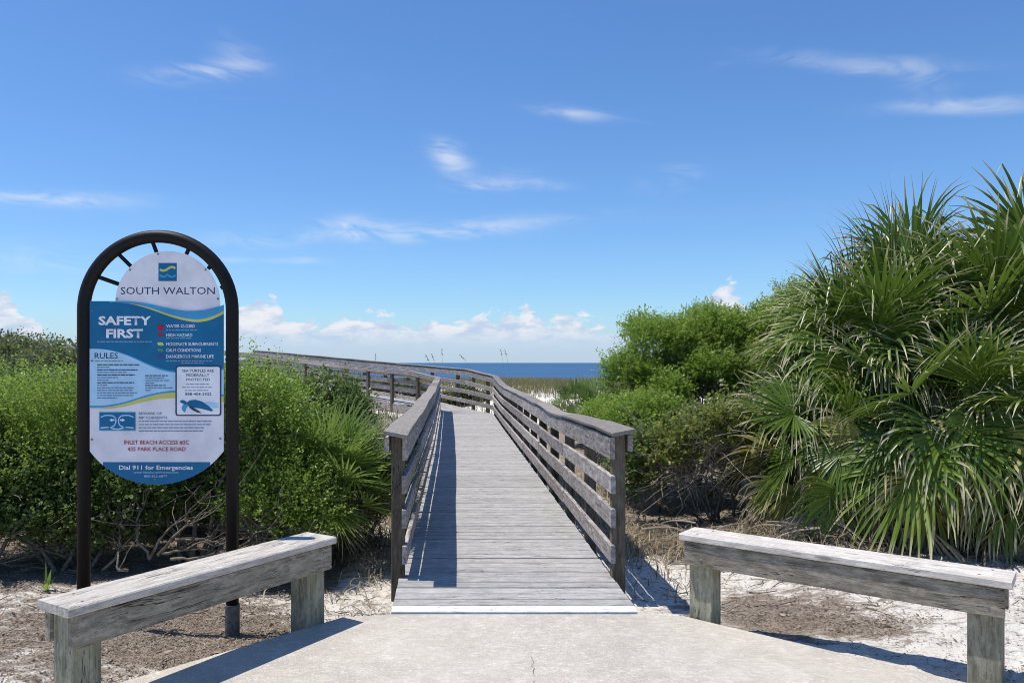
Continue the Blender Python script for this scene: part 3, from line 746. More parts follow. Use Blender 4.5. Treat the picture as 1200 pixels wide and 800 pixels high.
    for body, a, b, y0, y1 in (("SEA TURTLES ARE", 600, 765, 145, 159), ("FEDERALLY", 622, 742, 167, 181), ("PROTECTED", 622, 745, 190, 204)):
        text(body, *[z2(a, 0)[0], z2(b, 0)[0]], z2(0, y0)[1], z2(0, y1)[1], M_INK, 7, 0.008)
    for k, (a, b) in enumerate(((622, 742), (600, 757), (616, 740))): greek(z2(a, 0)[0], z2(b, 0)[0], z2(0, 222 + 16 * k)[1], 1.0, M_SMALL, 7, 80 + k)
    text("888-404-3922", z2(616, 0)[0], z2(752, 0)[0], z2(0, 265)[1], z2(0, 279)[1], M_INK, 7, 0.012)
    wtr = plate("turtle_water", [z2(*p) for p in ((700, 320), (740, 310), (788, 318), (788, 345), (740, 345))], YF - .0049, .0005, M_SKYB, panel)
    plate("turtle_shell", [z2(*p) for p in ((622, 318), (640, 305), (670, 302), (705, 312), (735, 332), (762, 358), (750, 362), (722, 354), (690, 346), (655, 342), (632, 334))], YF - .0056, .0005, M_NAVY, panel)
    plate("turtle_flipper", [z2(*p) for p in ((632, 332), (650, 336), (668, 348), (690, 362), (702, 372), (680, 368), (655, 356), (640, 344))], YF - .0063, .0005, M_INK, panel)
    plate("turtle_flipper", [z2(*p) for p in ((606, 326), (622, 322), (632, 332), (622, 346), (616, 368), (602, 358), (598, 342))], YF - .0063, .0005, M_MIDB, panel)
    plate("turtle_head", [z2(*p) for p in ((590, 308), (602, 302), (616, 308), (626, 318), (620, 326), (604, 322), (592, 316))], YF - .0063, .0005, M_NAVY, panel)
    rect("rip_current_picture", *z2(170, 366), *z2(358, 463), M_MIDB, 5)
    rect("picture_sea", *z2(174, 370), *z2(354, 455), M_NAVY, 6)
    for s in (-1, 1):
        c = 264
        ribbon("current_line", [z2(c + s * 85, 392), z2(c + s * 60, 382), z2(c + s * 22, 384), z2(c + s * 8, 398), z2(c + s * 6, 416), z2(c + s * 14, 436), z2(c + s * 48, 450)], 1.3, M_SKYB, 7)
        plate("current_arrow", [z2(c + s * p, q) for p, q in ((14, 403), (26, 403), (26, 398), (40, 407), (26, 416), (26, 411), (14, 411))], YF - .0049, .0005, M_WPRINT, panel)
    ribbon("current_line", [z2(178, 448), z2(215, 444), z2(264, 456), z2(312, 444), z2(350, 448)], 1.6, M_SKYB, 7)
    text("BEWARE OF", z2(375, 0)[0], z2(495, 0)[0], z2(0, 366)[1], z2(0, 380)[1], M_SMALL, 5, 0.01); text("RIP CURRENTS", z2(375, 0)[0], z2(523, 0)[0], z2(0, 388)[1], z2(0, 402)[1], M_SMALL, 5, 0.01)
    for k, (a, b) in enumerate(((375, 752), (375, 745), (375, 712), (375, 708))): greek(z2(a, 0)[0], z2(b, 0)[0], z2(0, 414 + 16.5 * k)[1], 1.1, M_SMALL, 5, 90 + k)
    text("INLET BEACH ACCESS #2C", z2(299, 0)[0], z2(636, 0)[0], z2(0, 511)[1], z2(0, 533)[1], M_RED, 5, 0.006)
    text("435 PARK PLACE ROAD", z2(317, 0)[0], z2(618, 0)[0], z2(0, 546)[1], z2(0, 568)[1], M_RED, 5, 0.006)
    text("Dial 911 for Emergencies", z2(273, 0)[0], z2(656, 0)[0], z2(0, 640)[1], z2(0, 664)[1], M_WPRINT, 5, 0.018)
    text("www.VisitSouthWalton.com", z2(348, 0)[0], z2(580, 0)[0], z2(0, 671)[1], z2(0, 683)[1], M_SKYB, 5, 0.0); text("800-822-6877", z2(403, 0)[0], z2(523, 0)[0], z2(0, 691)[1], z2(0, 703)[1], M_SKYB, 5, 0.0)
    for a in ((292, 452), (367, 282), (530, 190), (808, 282), (880, 452)):
        p = sp(*z1(*a), TB); part("bolt", tube([p + Vector((0, .002, 0)), p - Vector((0, .004, 0))], [.0065, .0055], 8), M_BOLT, top)
    for a in ((131, 508), (797, 503), (460, 714), (133, 101)):
        p = sp(*z2(*a), YF); part("bolt", tube([p + Vector((0, .002, 0)), p - Vector((0, .006, 0))], [.0065, .0055], 8), M_BOLT, panel)
    p = sp(*z1(152, 524), YF); part("bolt", tube([p + Vector((0, .002, 0)), p - Vector((0, .006, 0))], [.0065, .0055], 8), M_BOLT, panel)
build_sign()

# ------------------------------------------------------------------ foliage machinery
def quad_cloud(name, P, U, V, tint, mat, parent=None):
    """many small diamond leaves: P base, U tip vector, V half-width vector (numpy n x 3)"""
    n = len(P); v = np.empty((n, 4, 3), np.float32)
    v[:, 0] = P; v[:, 1] = P + U * 0.5 + V; v[:, 2] = P + U; v[:, 3] = P + U * 0.5 - V
    me = bpy.data.meshes.new(name); me.vertices.add(4 * n); me.vertices.foreach_set('co', v.ravel())
    me.loops.add(4 * n); me.loops.foreach_set('vertex_index', np.arange(4 * n, dtype=np.int32))
    me.polygons.add(n); me.polygons.foreach_set('loop_start', np.arange(0, 4 * n, 4, dtype=np.int32))
    me.update(calc_edges=True)
    a = me.attributes.new("tint", 'FLOAT', 'FACE'); a.data.foreach_set('value', np.asarray(tint, np.float32))
    return link(name, me, mat, parent)
def unit(a): return a / (np.linalg.norm(a, axis=1)[:, None] + 1e-9)
def foliage(name, lobes, n_shoots, per, leaf, width, shoot, mat, parent, seed, up=0.5, fill=0.5, droop=0.0, ragged=0.14):
    """leafy shoots spread through a set of ellipsoid lobes (x, y, z, rx, ry, rz) given relative to the parent"""
    g = np.random.default_rng(seed)
    lb = np.array(lobes, float); area = (lb[:, 3] * lb[:, 4] + lb[:, 3] * lb[:, 5] + lb[:, 4] * lb[:, 5])
    pick = g.choice(len(lb), n_shoots, p=area / area.sum()); L_ = lb[pick]
    d = unit(g.normal(size=(n_shoots, 3))); d[:, 2] = np.where(d[:, 2] < -0.35, -d[:, 2] * .6, d[:, 2]); d = unit(d)
    rr = fill + (1 - fill) * g.random(n_shoots) ** 0.6
    q = d * L_[:, 3:6] * rr[:, None] + L_[:, 0:3]
    # lumpy outline
    lump = fbm(q[:, 0] * 3.1 + 7, (q[:, 1] + q[:, 2]) * 3.1 + seed, seed, 3) - 0.5
    q = q + d * (lump * ragged * 4 * L_[:, 3:6].mean(1))[:, None]
    ax = unit(d + np.array([0, 0, up]) + g.normal(size=d.shape) * 0.35)
    t = g.random((n_shoots, per)); sl = shoot * (0.55 + 0.9 * g.random(n_shoots))
    base = q[:, None, :] + ax[:, None, :] * (t * sl[:, None])[:, :, None] + g.normal(size=(n_shoots, per, 3)) * leaf * 0.35
    base[:, :, 2] -= droop * (t ** 2) * sl[:, None]
    rnd = g.normal(size=(n_shoots, per, 3)); rad = rnd - ax[:, None, :] * np.sum(rnd * ax[:, None, :], 2, keepdims=True)
    rad /= np.linalg.norm(rad, axis=2, keepdims=True) + 1e-9
    U = rad * 0.85 + ax[:, None, :] * 0.75; U /= np.linalg.norm(U, axis=2, keepdims=True)
    N = g.normal(size=U.shape) * 0.6 + d[:, None, :] * 0.6 + np.array([-.25, .05, .95]); Vv = np.cross(U, N); Vv /= np.linalg.norm(Vv, axis=2, keepdims=True) + 1e-9
    sz = leaf * (0.5 + 0.5 * g.random((n_shoots, per, 1))) * (0.75 + 0.8 * g.random((n_shoots, 1, 1)))
    sh = g.random((n_shoots, 1)) ** 1.3 * 0.62
    tint = np.clip(sh + g.random((n_shoots, per)) * 0.45 + 0.10 * t, 0, 1)
    k = (base[:, :, 2].ravel() + parent.location.z) > -0.03
    o = quad_cloud(name, base.reshape(-1, 3)[k], (U * sz).reshape(-1, 3)[k], (Vv * sz * width).reshape(-1, 3)[k], tint.ravel()[k], mat, parent)
    o['kind'] = 'stuff'; return q
def wander(p0, p1, rnd, k=6, amp=0.08):
    p0, p1 = Vector(p0), Vector(p1); out = []
    off = Vector((0, 0, 0))
    for i in range(k + 1):
        t = i / k; off = off * 0.8 + Vector((rnd.gauss(0, 1), rnd.gauss(0, 1), rnd.gauss(0, .6))) * amp * (1 if 0 < i < k else 0)
        out.append(p0.lerp(p1, t) + off * min(1, 2.5 * min(t, 1 - t) + .1))
    return out
def shrub(name, label, cat, x, y, lobes, n, per, leaf, width, shoot, mat, seed, stems=5, group=None, twigs=40, bark=None, stem_r=.02, tw_len=.35, dz=0.0, rs=1.0, sub=6, twig_mat=None, **kw):
    z = float(ground_z(x, y)); root = thing(name, label, cat, (x, y, z), 0, group)
    rnd = random.Random(seed)
    lo = [(a - x, b - y, c - z + dz, d * rs, e * rs, f * rs) for a, b, c, d, e, f in lobes]
    g2 = random.Random(seed * 3 + 1); sub_lo = []
    for (a, b, c, d, e, f) in lo:
        sub_lo.append((a, b, c, d * .80, e * .80, f * .80))
        for k in range(sub):
            u = Vector((g2.gauss(0, 1), g2.gauss(-.25, 1), g2.gauss(.25, .9))).normalized(); r_ = g2.uniform(.26, .50)
            sub_lo.append((a + u.x * d * .72, b + u.y * e * .72, c + u.z * f * .72, d * r_, e * r_, f * r_ * g2.uniform(.9, 1.3)))
    q = foliage("foliage", sub_lo, n, per, leaf, width, shoot, mat, root, seed, **kw)
    for i in range(stems):
        a, b, c, d, e, f = lo[i % len(lo)]
        tip = (a + rnd.uniform(-.5, .5) * d, b + rnd.uniform(-.5, .5) * e, c + rnd.uniform(0, .45) * f)
        b0 = (rnd.uniform(-.14, .14) + a * .25, rnd.uniform(-.14, .14) + b * .25, -.06)
        pts = wander(b0, tip, rnd, 6, .05); mb = MB(); mb.add(tube(pts, [stem_r * (1 - .75 * k / 6) for k in range(7)], 6))
        for j in range(5):
            s = pts[rnd.randint(1, 5)]; e2 = s + Vector((rnd.gauss(0, .5) * d, rnd.gauss(0, .5) * e, rnd.uniform(.05, .5) * f)); mb.add(tube(wander(s, e2, rnd, 4, .04), [stem_r * .45, stem_r * .4, stem_r * .3, stem_r * .22, stem_r * .12], 5))
        mb.build("stem", bark or M_BARK, root, True)
    if twigs:
        mb = MB()
        for j in range(twigs):
            p = Vector(q[rnd.randrange(len(q))]) * rnd.uniform(.55, .95); e2 = p + Vector((rnd.gauss(0, 1), rnd.gauss(0, 1), rnd.gauss(.3, .8))) * tw_len * .5
            mb.add(tube(wander(p, e2, rnd, 3, .03), [.005, .004, .003, .0015], 4))
        t = mb.build("twigs", twig_mat or M_TWIG, root); t['kind'] = 'stuff'
    return root

# ------------------------------------------------------------------ fan palms
def fan_mesh(name, seed, elev, pet, L_, n=34, spread=2.2, droop=0.9, wid=0.034, fold=0.35, hinge=0.35, roll=0.0):
    """one fan frond: petiole from the origin along +x at the given elevation, blade of folded leaflets joined at the hub"""
    g = random.Random(seed); v, f, tint, along = [], [], [], []
    e = math.radians(elev); p = Vector((0, 0, 0)); d = Vector((math.cos(e), 0, math.sin(e))); pts = [p.copy()]
    for k in range(6):
        p = p + d * (pet / 6); pts.append(p.copy()); d = (d + Vector((0, 0, -0.07 - 0.10 * droop * math.cos(e) * k / 5))).normalized()
    tv, tf = tube(pts, [.014, .012, .011, .010, .009, .008, .007], 5, False)
    v += tv; f += tf; tint += [0.5] * len(tv); along += [0.0] * len(tv)
    hub = len(v); v.append(p.copy()); tint.append(.5); along.append(0)
    S = Vector((0, 1, 0)); N = S.cross(d) * -1
    if N.dot(Vector((-math.sin(e), 0, math.cos(e)))) < 0: N = -N
    T = (d * math.cos(hinge) - N * math.sin(hinge)).normalized(); N = (N * math.cos(hinge) + d * math.sin(hinge)).normalized()
    S, N = S * math.cos(roll) + N * math.sin(roll), N * math.cos(roll) - S * math.sin(roll)
    for i in range(n):
        a = -spread + 2 * spread * i / (n - 1) + g.uniform(-.03, .03)
        ll = L_ * (0.62 + 0.38 * math.cos(a * 0.62)) * g.uniform(.86, 1.08); c = math.cos(a); s = math.sin(a)
        dr = (T * c + S * s + N * (0.16 + 0.14 * abs(s) + g.uniform(-.07, .07))).normalized()
        q = p.copy(); segs = 7; ti = g.random(); ring = []
        kd = droop * g.uniform(.6, 1.5); brk = g.uniform(.45, .8) if g.random() < .33 * min(1, droop) else 2
        tw = (S * c - T * s)
        for k in range(1, segs + 1):
            t = k / segs; q = q + dr * (ll / segs)
            w = wid * (min(1, t / .42) ** .9) * (1 if t < .45 else max(0.04, (1 - (t - .45) / .55)) ** .8) * .5
            sd = (tw - dr * tw.dot(dr)).normalized(); up = dr.cross(sd).normalized()
            if up.dot(N) < 0: up = -up
            b = len(v)
            v += [q - sd * w, q - up * (w * fold), q + sd * w]
            tint += [ti] * 3; along += [t] * 3
            ring.append(b)
            if k == 1: f += [(hub, b, b + 1), (hub, b + 1, b + 2)]
            else:
                o = ring[-2]; f += [(o, b, b + 1, o + 1), (o + 1, b + 1, b + 2, o + 2)]
            dr = (dr + Vector((0, 0, -1)) * (kd * (0.02 + 0.36 * max(0, t - .28)) + (1.3 if t > brk and t - 1 / segs <= brk else 0))).normalized()
    me = mesh(name, v, f)
    for nm, dat in (("tint", tint), ("along", along)):
        at = me.attributes.new(nm, 'FLOAT', 'POINT'); at.data.foreach_set('value', np.array(dat, np.float32))
    return me
FAN = {}
def fan_get(kind, elev, seed, mat):
    key = (kind, elev, seed, mat.name)
    if key not in FAN:
        pr = {'palm': dict(pet=.66, L_=.90, n=38, spread=2.1, droop=(2.4, 1.3, 3.0, 1.9)[seed % 4] * (1 if elev < 40 else .38), wid=.036, hinge=math.radians(6 + max(0, 70 - elev) * .42), roll=(-.7, .5, .15, -.25)[seed % 4]),
              'dead': dict(pet=.55, L_=.72, n=26, spread=1.3, droop=2.4, wid=.026, hinge=.6, roll=(-.5, .5, .1, 0)[seed % 4]),
              'palmetto': dict(pet=.44, L_=.50, n=26, spread=1.75, droop=.22, wid=.028, hinge=.25, roll=(-.6, .6, .2, -.3)[seed % 4])}[kind]
        me = fan_mesh("frond", 100 + seed * 7 + int(elev), elev, **pr); me.materials.append(mat); FAN[key] = me
    return FAN[key]
def palm(name, label, cat, x, y, z, n, seed, scale=1.0, group=None, elev=(82, -38), dead=9, kind='palm', trunk_r=.13, mats=(M_PALM, M_PALMY, M_PALMD), yel=.2, az0=None, az1=None, tilt=0):
    gz = float(ground_z(x, y)); root = thing(name, label, cat, (x, y, gz), 0, group); rnd = random.Random(seed)
    pts = wander((0, 0, -.1), (0, 0, z - gz), rnd, 5, .03); mb = MB()
    mb.add(tube(pts, [trunk_r * 1.15, trunk_r, trunk_r * .95, trunk_r, trunk_r * 1.1, trunk_r * .5], 10)); mb.build("trunk", M_TRUNK, root, True)
    n = int(n * 1.25)
    for i in range(n + dead):
        isd = i >= n
        t = (i + .5) / n if not isd else 1.0
        e = elev[0] + (elev[1] - elev[0]) * t ** 0.85 + rnd.uniform(-9, 9) if not isd else rnd.uniform(-58, -18)
        step = 15; eq = round(e / step) * step
        m = mats[2] if isd else (mats[1] if rnd.random() < yel and t > .35 else mats[0])
        me = fan_get('dead' if isd else kind, eq, rnd.randint(0, 3), m)
        o = link("frond", me, None, root)
        o.location = (rnd.uniform(-.05, .05), rnd.uniform(-.05, .05), z - gz - .22 * t + rnd.uniform(-.05, .05))
        a = i * 2.39996 + rnd.uniform(-.25, .25) if az0 is None else rnd.uniform(az0, az1)
        s = scale * rnd.uniform(.86, 1.12) * (1.5 if isd else .95)
        o.rotation_euler = (rnd.uniform(-.22, .22), math.radians(eq - e) * .8, a); o.scale = (s, s, s)
        if isd: o['label'] = 'dead tan frond'
    return root

# ------------------------------------------------------------------ left thicket
GL = "shrubs in the thicket left of the boardwalk"
shrub("shrub", "tall light green shrub at the left edge of the photo, left of the sign", "shrub", -3.25, 6.35,
      [(-3.3, 6.35, 1.10, .60, .5, .48), (-2.92, 6.3, .98, .38, .4, .46), (-3.75, 6.4, 1.0, .5, .45, .5), (-3.3, 6.15, .75, .5, .35, .32)], 4216, 16, .024, .32, .30, M_YAUPON, 21, 6, GL, 60, up=.9, fill=.55, dz=-0.2, ragged=.22)
shrub("shrub", "light green shrub directly behind the sign panels with bare grey branches below", "shrub", -2.05, 6.3,
      [(-2.1, 6.4, 1.12, .62, .45, .42), (-2.5, 6.35, .98, .42, .4, .42), (-1.7, 6.4, 1.05, .42, .4, .45)], 3224, 16, .024, .32, .30, M_YAUPON, 22, 9, GL, 240, stem_r=.026, up=.9, tw_len=.5, dz=-0.12, ragged=.22)
shrub("shrub", "bright light green shrub just right of the sign with feathery upright shoots", "shrub", -1.62, 6.45,
      [(-1.62, 6.6, 1.02, .40, .38, .42), (-1.30, 6.55, .86, .34, .34, .38), (-1.52, 6.3, .68, .32, .3, .30), (-1.2, 6.3, .60, .26, .3, .26), (-1.60, 6.9, 1.34, .24, .24, .28)], 3720, 16, .024, .32, .30, M_YAUPON, 23, 6, GL, 80, up=.9, dz=-0.30, ragged=.22)
shrub("shrub", "dense dark green rounded shrub below the turned railing, left of the boardwalk", "shrub", -1.75, 9.3,
      [(-1.75, 9.3, .95, .72, .6, .50), (-1.25, 9.1, .75, .48, .5, .58), (-2.2, 9.3, 1.0, .6, .5, .48), (-1.6, 8.8, .62, .6, .4, .5), (-1.1, 8.95, .4, .4, .4, .4)], 5200, 12, .042, .34, .16, M_OLIVE, 24, 5, GL, 40, up=.35, fill=.6, dz=-0.16)
shrub("shrub", "dark glossy shrub at the far left edge behind the light green shrub", "shrub", -4.6, 8.0,
      [(-4.6, 8.0, 1.15, .7, .6, .45), (-5.3, 8.0, 1.1, .7, .6, .6), (-4.1, 8.2, 1.15, .5, .5, .4)], 3200, 12, .045, .42, .16, M_OLIVE, 25, 4, GL, 30, up=.4, dz=-0.22)
shrub("shrub", "light green shrub filling the space behind the sign's upper panels", "shrub", -2.9, 8.2,
      [(-2.9, 8.2, 1.05, .7, .5, .48), (-2.2, 8.1, 1.05, .6, .5, .50), (-3.5, 8.0, 1.1, .5, .45, .45)], 3720, 16, .024, .32, .30, M_YAUPON, 26, 4, GL, 30, up=.8, dz=-0.50, ragged=.22)
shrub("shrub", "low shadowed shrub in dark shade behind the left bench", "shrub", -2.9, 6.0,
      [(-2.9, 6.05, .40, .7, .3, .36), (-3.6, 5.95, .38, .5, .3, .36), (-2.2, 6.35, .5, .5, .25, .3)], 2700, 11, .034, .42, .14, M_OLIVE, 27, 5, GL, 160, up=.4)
shrub("shrub", "low mixed green shrub at the foot of the thicket right of the sign", "shrub", -1.45, 6.0,
      [(-1.45, 6.05, .30, .36, .26, .26), (-1.1, 6.15, .28, .22, .22, .24)], 800, 11, .028, .34, .15, M_YAUPON, 28, 4, GL, 140, up=.6)
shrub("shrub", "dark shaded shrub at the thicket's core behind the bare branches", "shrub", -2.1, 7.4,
      [(-2.2, 7.4, .5, .8, .3, .6), (-1.3, 7.5, .45, .5, .3, .5), (-3.1, 7.2, .5, .6, .3, .6)], 2600, 11, .045, .40, .16, M_OLIVE, 30, 4, GL, 90, up=.4)  # added filler, keeps the gap behind the branches in shade
shrub("shrub", "light green shrub beyond the left edge of the view at the thicket's end", "shrub", -4.9, 6.4,
      [(-4.9, 6.4, .9, .7, .5, .5), (-5.7, 6.5, .85, .6, .5, .5)], 3000, 14, .026, .32, .26, M_YAUPON, 38, 4, GL, 30, up=.9)
shrub("shrub", "small dark glossy leaved shrub among the light green growth left of the sign", "shrub", -3.75, 6.0,
      [(-3.75, 6.0, .95, .26, .24, .26), (-3.5, 5.95, .62, .36, .22, .26), (-2.75, 5.98, .55, .3, .2, .2)], 900, 12, .036, .48, .14, M_OLIVE, 37, 3, GL, 60, up=.4)
shrub("wispy_shrub", "wispy grey green fine needled shrub beside the saw palmetto, left of the boardwalk", "shrub", -.78, 7.05,
      [(-.80, 7.0, .50, .30, .28, .30), (-.68, 7.1, .38, .24, .24, .26)], 900, 12, .075, .06, .28, M_WISP, 29, 4, None, 40, up=.7, droop=.25)
for i, (hx, hy, hr, lab) in enumerate(((-7.6, 14.2, 1.0, "dark shrub cresting the small hill at the left edge, lower one"), (-9.6, 16.5, 1.2, "dark shrub cresting the small hill at the left edge, farther one"), (-6.4, 13.0, .8, "dark shrub on the small hill just left of the sign post"), (-11.8, 16.5, 1.2, "dark hill shrub beyond the left edge of the view"),
                                       (-4.6, 12.5, .8, "dark shrub hidden behind the sign panels"))):
    hz = float(ground_z(hx, hy))
    top = 1.53 + (31 if i in (0, 1, 3) else 12) / 920 * hy
    shrub("hill_shrub", lab, "shrub", hx, hy, [(hx, hy, top - .55, hr, hr * .8, .5), (hx + .8, hy + .2, top - .75, hr * .7, hr * .7, .5), (hx - .7, hy, top - .7, hr * .8, hr * .7, .55), (hx + .3, hy - .5, (hz + top) / 2 - .2, hr, hr * .6, .6)], 1900, 10, .06, .36, .2, M_HILL, 40 + i, 3, "shrubs on the hill at the left edge", 20, up=.5)

for i, (hx, hy, hz, hr, lab) in enumerate(((-2.2, 29.6, .45, .9, "low scrub beyond the far railing, rightmost of the row seen through its slats"), (-4.2, 31.8, .65, 1.1, "low scrub beyond the far railing, second from the right behind the slats"), (-6.6, 34.0, .95, 1.3, "low scrub beyond the far railing, third from the right behind the slats"),
                                            (-9.2, 36.0, 1.2, 1.4, "low scrub beyond the far railing at the sign's right post"), (.3, 27.6, .22, .6, "small dune scrub on white sand beyond the railing at the bend"))):
    shrub("dune_scrub", lab, "shrub", hx, hy, [(hx, hy, hz, hr, hr * .7, .36), (hx + .9 * hr, hy + .4, hz - .12, hr * .7, hr * .6, .30), (hx - .8 * hr, hy, hz - .1, hr * .7, hr * .6, .34)], 1500, 9, .07, .34, .2, M_HILL, 140 + i, 2, "scrub on the dune beyond the far railing", 10, up=.6)
def tangle(name, label, pairs, seed, r0=.013):
    """bare grey branches, each a separate bent piece with side twigs"""
    x, y = pairs[0][0][0], pairs[0][0][1]; z = float(ground_z(x, y)); root = thing(name, label, "dead branches", (x, y, z)); rnd = random.Random(seed)
    for a, b in pairs:
        a, b = Vector(a) - root.location, Vector(b) - root.location; pts = wander(a, b, rnd, 7, .035); mb = MB()
        mb.add(tube(pts, [r0 * (1 - .8 * k / 7) for k in range(8)], 6))
        for j in range(6):
            s = pts[rnd.randint(2, 7)]; e = s + (b - a).normalized() * rnd.uniform(.08, .25) + Vector((rnd.gauss(0, .12), rnd.gauss(0, .08), rnd.gauss(.04, .12)))
            mb.add(tube(wander(s, e, rnd, 4, .02), [r0 * .4, r0 * .33, r0 * .25, r0 * .18, r0 * .1], 5))
        mb.build("branch", M_TWIG, root, True)
    return root
def pt(px, py, d): return ((px - 533) / 920 * d, d, EYE - (py - 425) / 920 * d)
tangle("bare_branches", "bare grey branches forking upward in the shade under the sign panels",
       [(pt(175, 655, 5.85), pt(245, 575, 5.9)), (pt(175, 655, 5.85), pt(135, 590, 5.9)), (pt(160, 630, 5.9), pt(168, 560, 6.0)), (pt(190, 648, 5.8), pt(268, 640, 5.75)), (pt(185, 650, 5.8), pt(262, 588, 5.75)),
        (pt(140, 645, 5.9), pt(112, 605, 5.9)), (pt(150, 625, 5.9), pt(122, 600, 5.8)), (pt(200, 655, 5.75), pt(300, 640, 5.7)), (pt(205, 632, 5.8), pt(250, 640, 5.75)), (pt(120, 668, 5.8), pt(108, 630, 5.8)), (pt(150, 668, 5.7), pt(140, 640, 5.8)), (pt(230, 665, 5.75), pt(330, 615, 5.8)), (pt(260, 650, 5.8), pt(350, 640, 5.8))], 61)
palm("saw_palmetto", "bright green saw palmetto with stiff fan leaves, left of the boardwalk's first post", "palmetto", -1.08, 6.7, .50, 26, 71, .92, None, (78, 8), 2, 'palmetto', .06, (M_PALMETTO, M_PALMY, M_PALMD), .05)
palm("saw_palmetto", "small saw palmetto tuft low at the shaded edge behind the larger palmetto", "palmetto", -.98, 7.5, .40, 9, 72, .8, None, (70, 10), 1, 'palmetto', .05, (M_PALMETTO, M_PALMY, M_PALMD), .05)
# ------------------------------------------------------------------ right thicket
GR = "shrubs in the thicket right of the boardwalk"
shrub("shrub", "big round bright green shrub right of the boardwalk, tallest against the sky", "shrub", 2.95, 10.2,
      [(2.72, 10.1, 1.74, .58, .5, .44), (3.32, 10.3, 1.82, .46, .5, .44), (3.85, 10.5, 1.72, .46, .5, .44), (2.28, 10.0, 1.36, .36, .4, .32), (3.15, 9.75, 1.40, .30, .3, .30), (3.75, 9.8, 1.25, .36, .35, .42), (2.55, 9.55, 1.02, .26, .3, .26)], 10640, 14, .031, .30, .17, M_MYRTLE, 31, 5, GR, 40, up=.5, fill=.70, ragged=.2, dz=0.0, rs=.93)
shrub("shrub", "small bright green shrub beside the right railing below the big round shrub", "shrub", 2.2, 8.9,
      [(2.25, 8.9, .92, .30, .3, .27), (2.05, 9.4, .80, .30, .4, .30), (2.0, 10.2, .74, .32, .5, .32)], 3360, 14, .031, .32, .17, M_MYRTLE, 32, 4, GR, 30, up=.5, dz=-0.06)
shrub("shrub", "light green shrub rising behind the left side of the palm thicket", "shrub", 4.35, 10.6,
      [(4.30, 10.6, 2.02, .46, .5, .55), (4.85, 10.8, 2.38, .5, .5, .5), (4.25, 10.2, 1.45, .40, .5, .5), (4.1, 9.4, .9, .45, .4, .5)], 5880, 14, .031, .32, .17, M_MYRTLE, 33, 4, GR, 30, up=.8, dz=-0.25)
shrub("vine_shrub", "twiggy half dead shrub topped with yellow green leaves, between railing and palms", "shrub", 2.65, 8.1,
      [(2.60, 7.95, .80, .46, .36, .26), (2.95, 8.1, .80, .36, .34, .28), (2.2, 8.0, .62, .3, .3, .30)], 1250, 12, .036, .42, .16, M_VINE, 34, 8, GR, 650, bark=M_TWIG, stem_r=.016, up=.5, tw_len=.55, twig_mat=M_DRYTWIG)
shrub("shrub", "dark shrub low in the shade behind the twiggy half dead shrub", "shrub", 2.5, 8.9,
      [(1.95, 8.2, .42, .32, .3, .42), (2.5, 8.95, .55, .6, .35, .55), (3.3, 8.8, .5, .6, .4, .55), (3.0, 10.0, .95, .75, .3, .65)], 3600, 11, .045, .34, .15, M_OLIVE, 35, 4, GR, 120, up=.4)  # rear lobe: dark leaf colour stands in for shade between the domes
shrub("shrub", "light green low shrub beside the saw palmettos along the right railing", "shrub", 2.35, 12.6,
      [(2.55, 12.4, .58, .45, .6, .36), (3.0, 13.0, .75, .6, .6, .5), (2.4, 13.6, .42, .4, .6, .3)], 2600, 11, .045, .32, .16, M_YAUPON, 36, 4, GR, 20, up=.6, dz=-0.12)
for i, (x, y, z, sc, lab) in enumerate(((2.75, 15.4, .45, .95, "saw palmetto clump in the grass right of the railing, nearest of three"), (3.3, 17.2, .5, 1.0, "saw palmetto clump in the grass right of the railing, middle of three"), (3.0, 19.5, .45, .95, "saw palmetto clump in the grass right of the railing, farthest of three"))):
    palm("saw_palmetto", lab, "palmetto", x, y, z, 16, 80 + i, sc, "saw palmettos right of the railing", (78, 5), 1, 'palmetto', .06, (M_PALMETTO_DARK, M_PALMY, M_PALMD), .05)
PG = "fan palms in the thicket on the right"
palm("fan_palm", "fan palm with stiff upright fronds fanning against the sky in mid thicket", "palm", 4.75, 8.1, 1.55, 34, 91, 1.12, PG)
palm("fan_palm", "fan palm with fronds cascading down the thicket's left flank", "palm", 4.15, 7.9, 1.42, 34, 92, 1.05, PG)
palm("fan_palm", "tallest fan palm in the upper right corner of the photo", "palm", 6.4, 8.9, 2.1, 36, 93, 1.15, PG)
palm("fan_palm", "fan palm with drooping yellowish fronds at the right edge of the photo", "palm", 5.35, 7.5, 1.6, 34, 94, 1.1, PG, yel=.5)
palm("fan_palm", "low fan palm with hanging fronds at the foot of the thicket above the bench's middle", "palm", 4.2, 7.0, .95, 28, 95, .98, PG, elev=(75, -35), dead=14, yel=.45)
palm("fan_palm", "low fan palm with yellowing fronds above the right end of the bench", "palm", 4.85, 6.75, .90, 26, 96, 1.0, PG, elev=(75, -35), yel=.6, dead=12)
palm("fan_palm", "small fan palm with dead hanging fronds at the thicket's lower left corner", "palm", 3.55, 7.35, .80, 18, 97, .80, PG, elev=(70, -35), dead=16, yel=.25)
palm("fan_palm", "fan palm beyond the right edge of the view beside the tallest palm", "palm", 7.6, 8.0, 1.7, 26, 190, 1.1, PG)
palm("fan_palm", "fan palm filling the middle of the thicket behind the upright fronds", "palm", 5.5, 9.4, 2.05, 30, 98, 1.15, PG)
palm("fan_palm", "fan palm against the sky at the top of the thicket's left shoulder", "palm", 4.55, 8.6, 1.70, 34, 99, 1.05, PG)

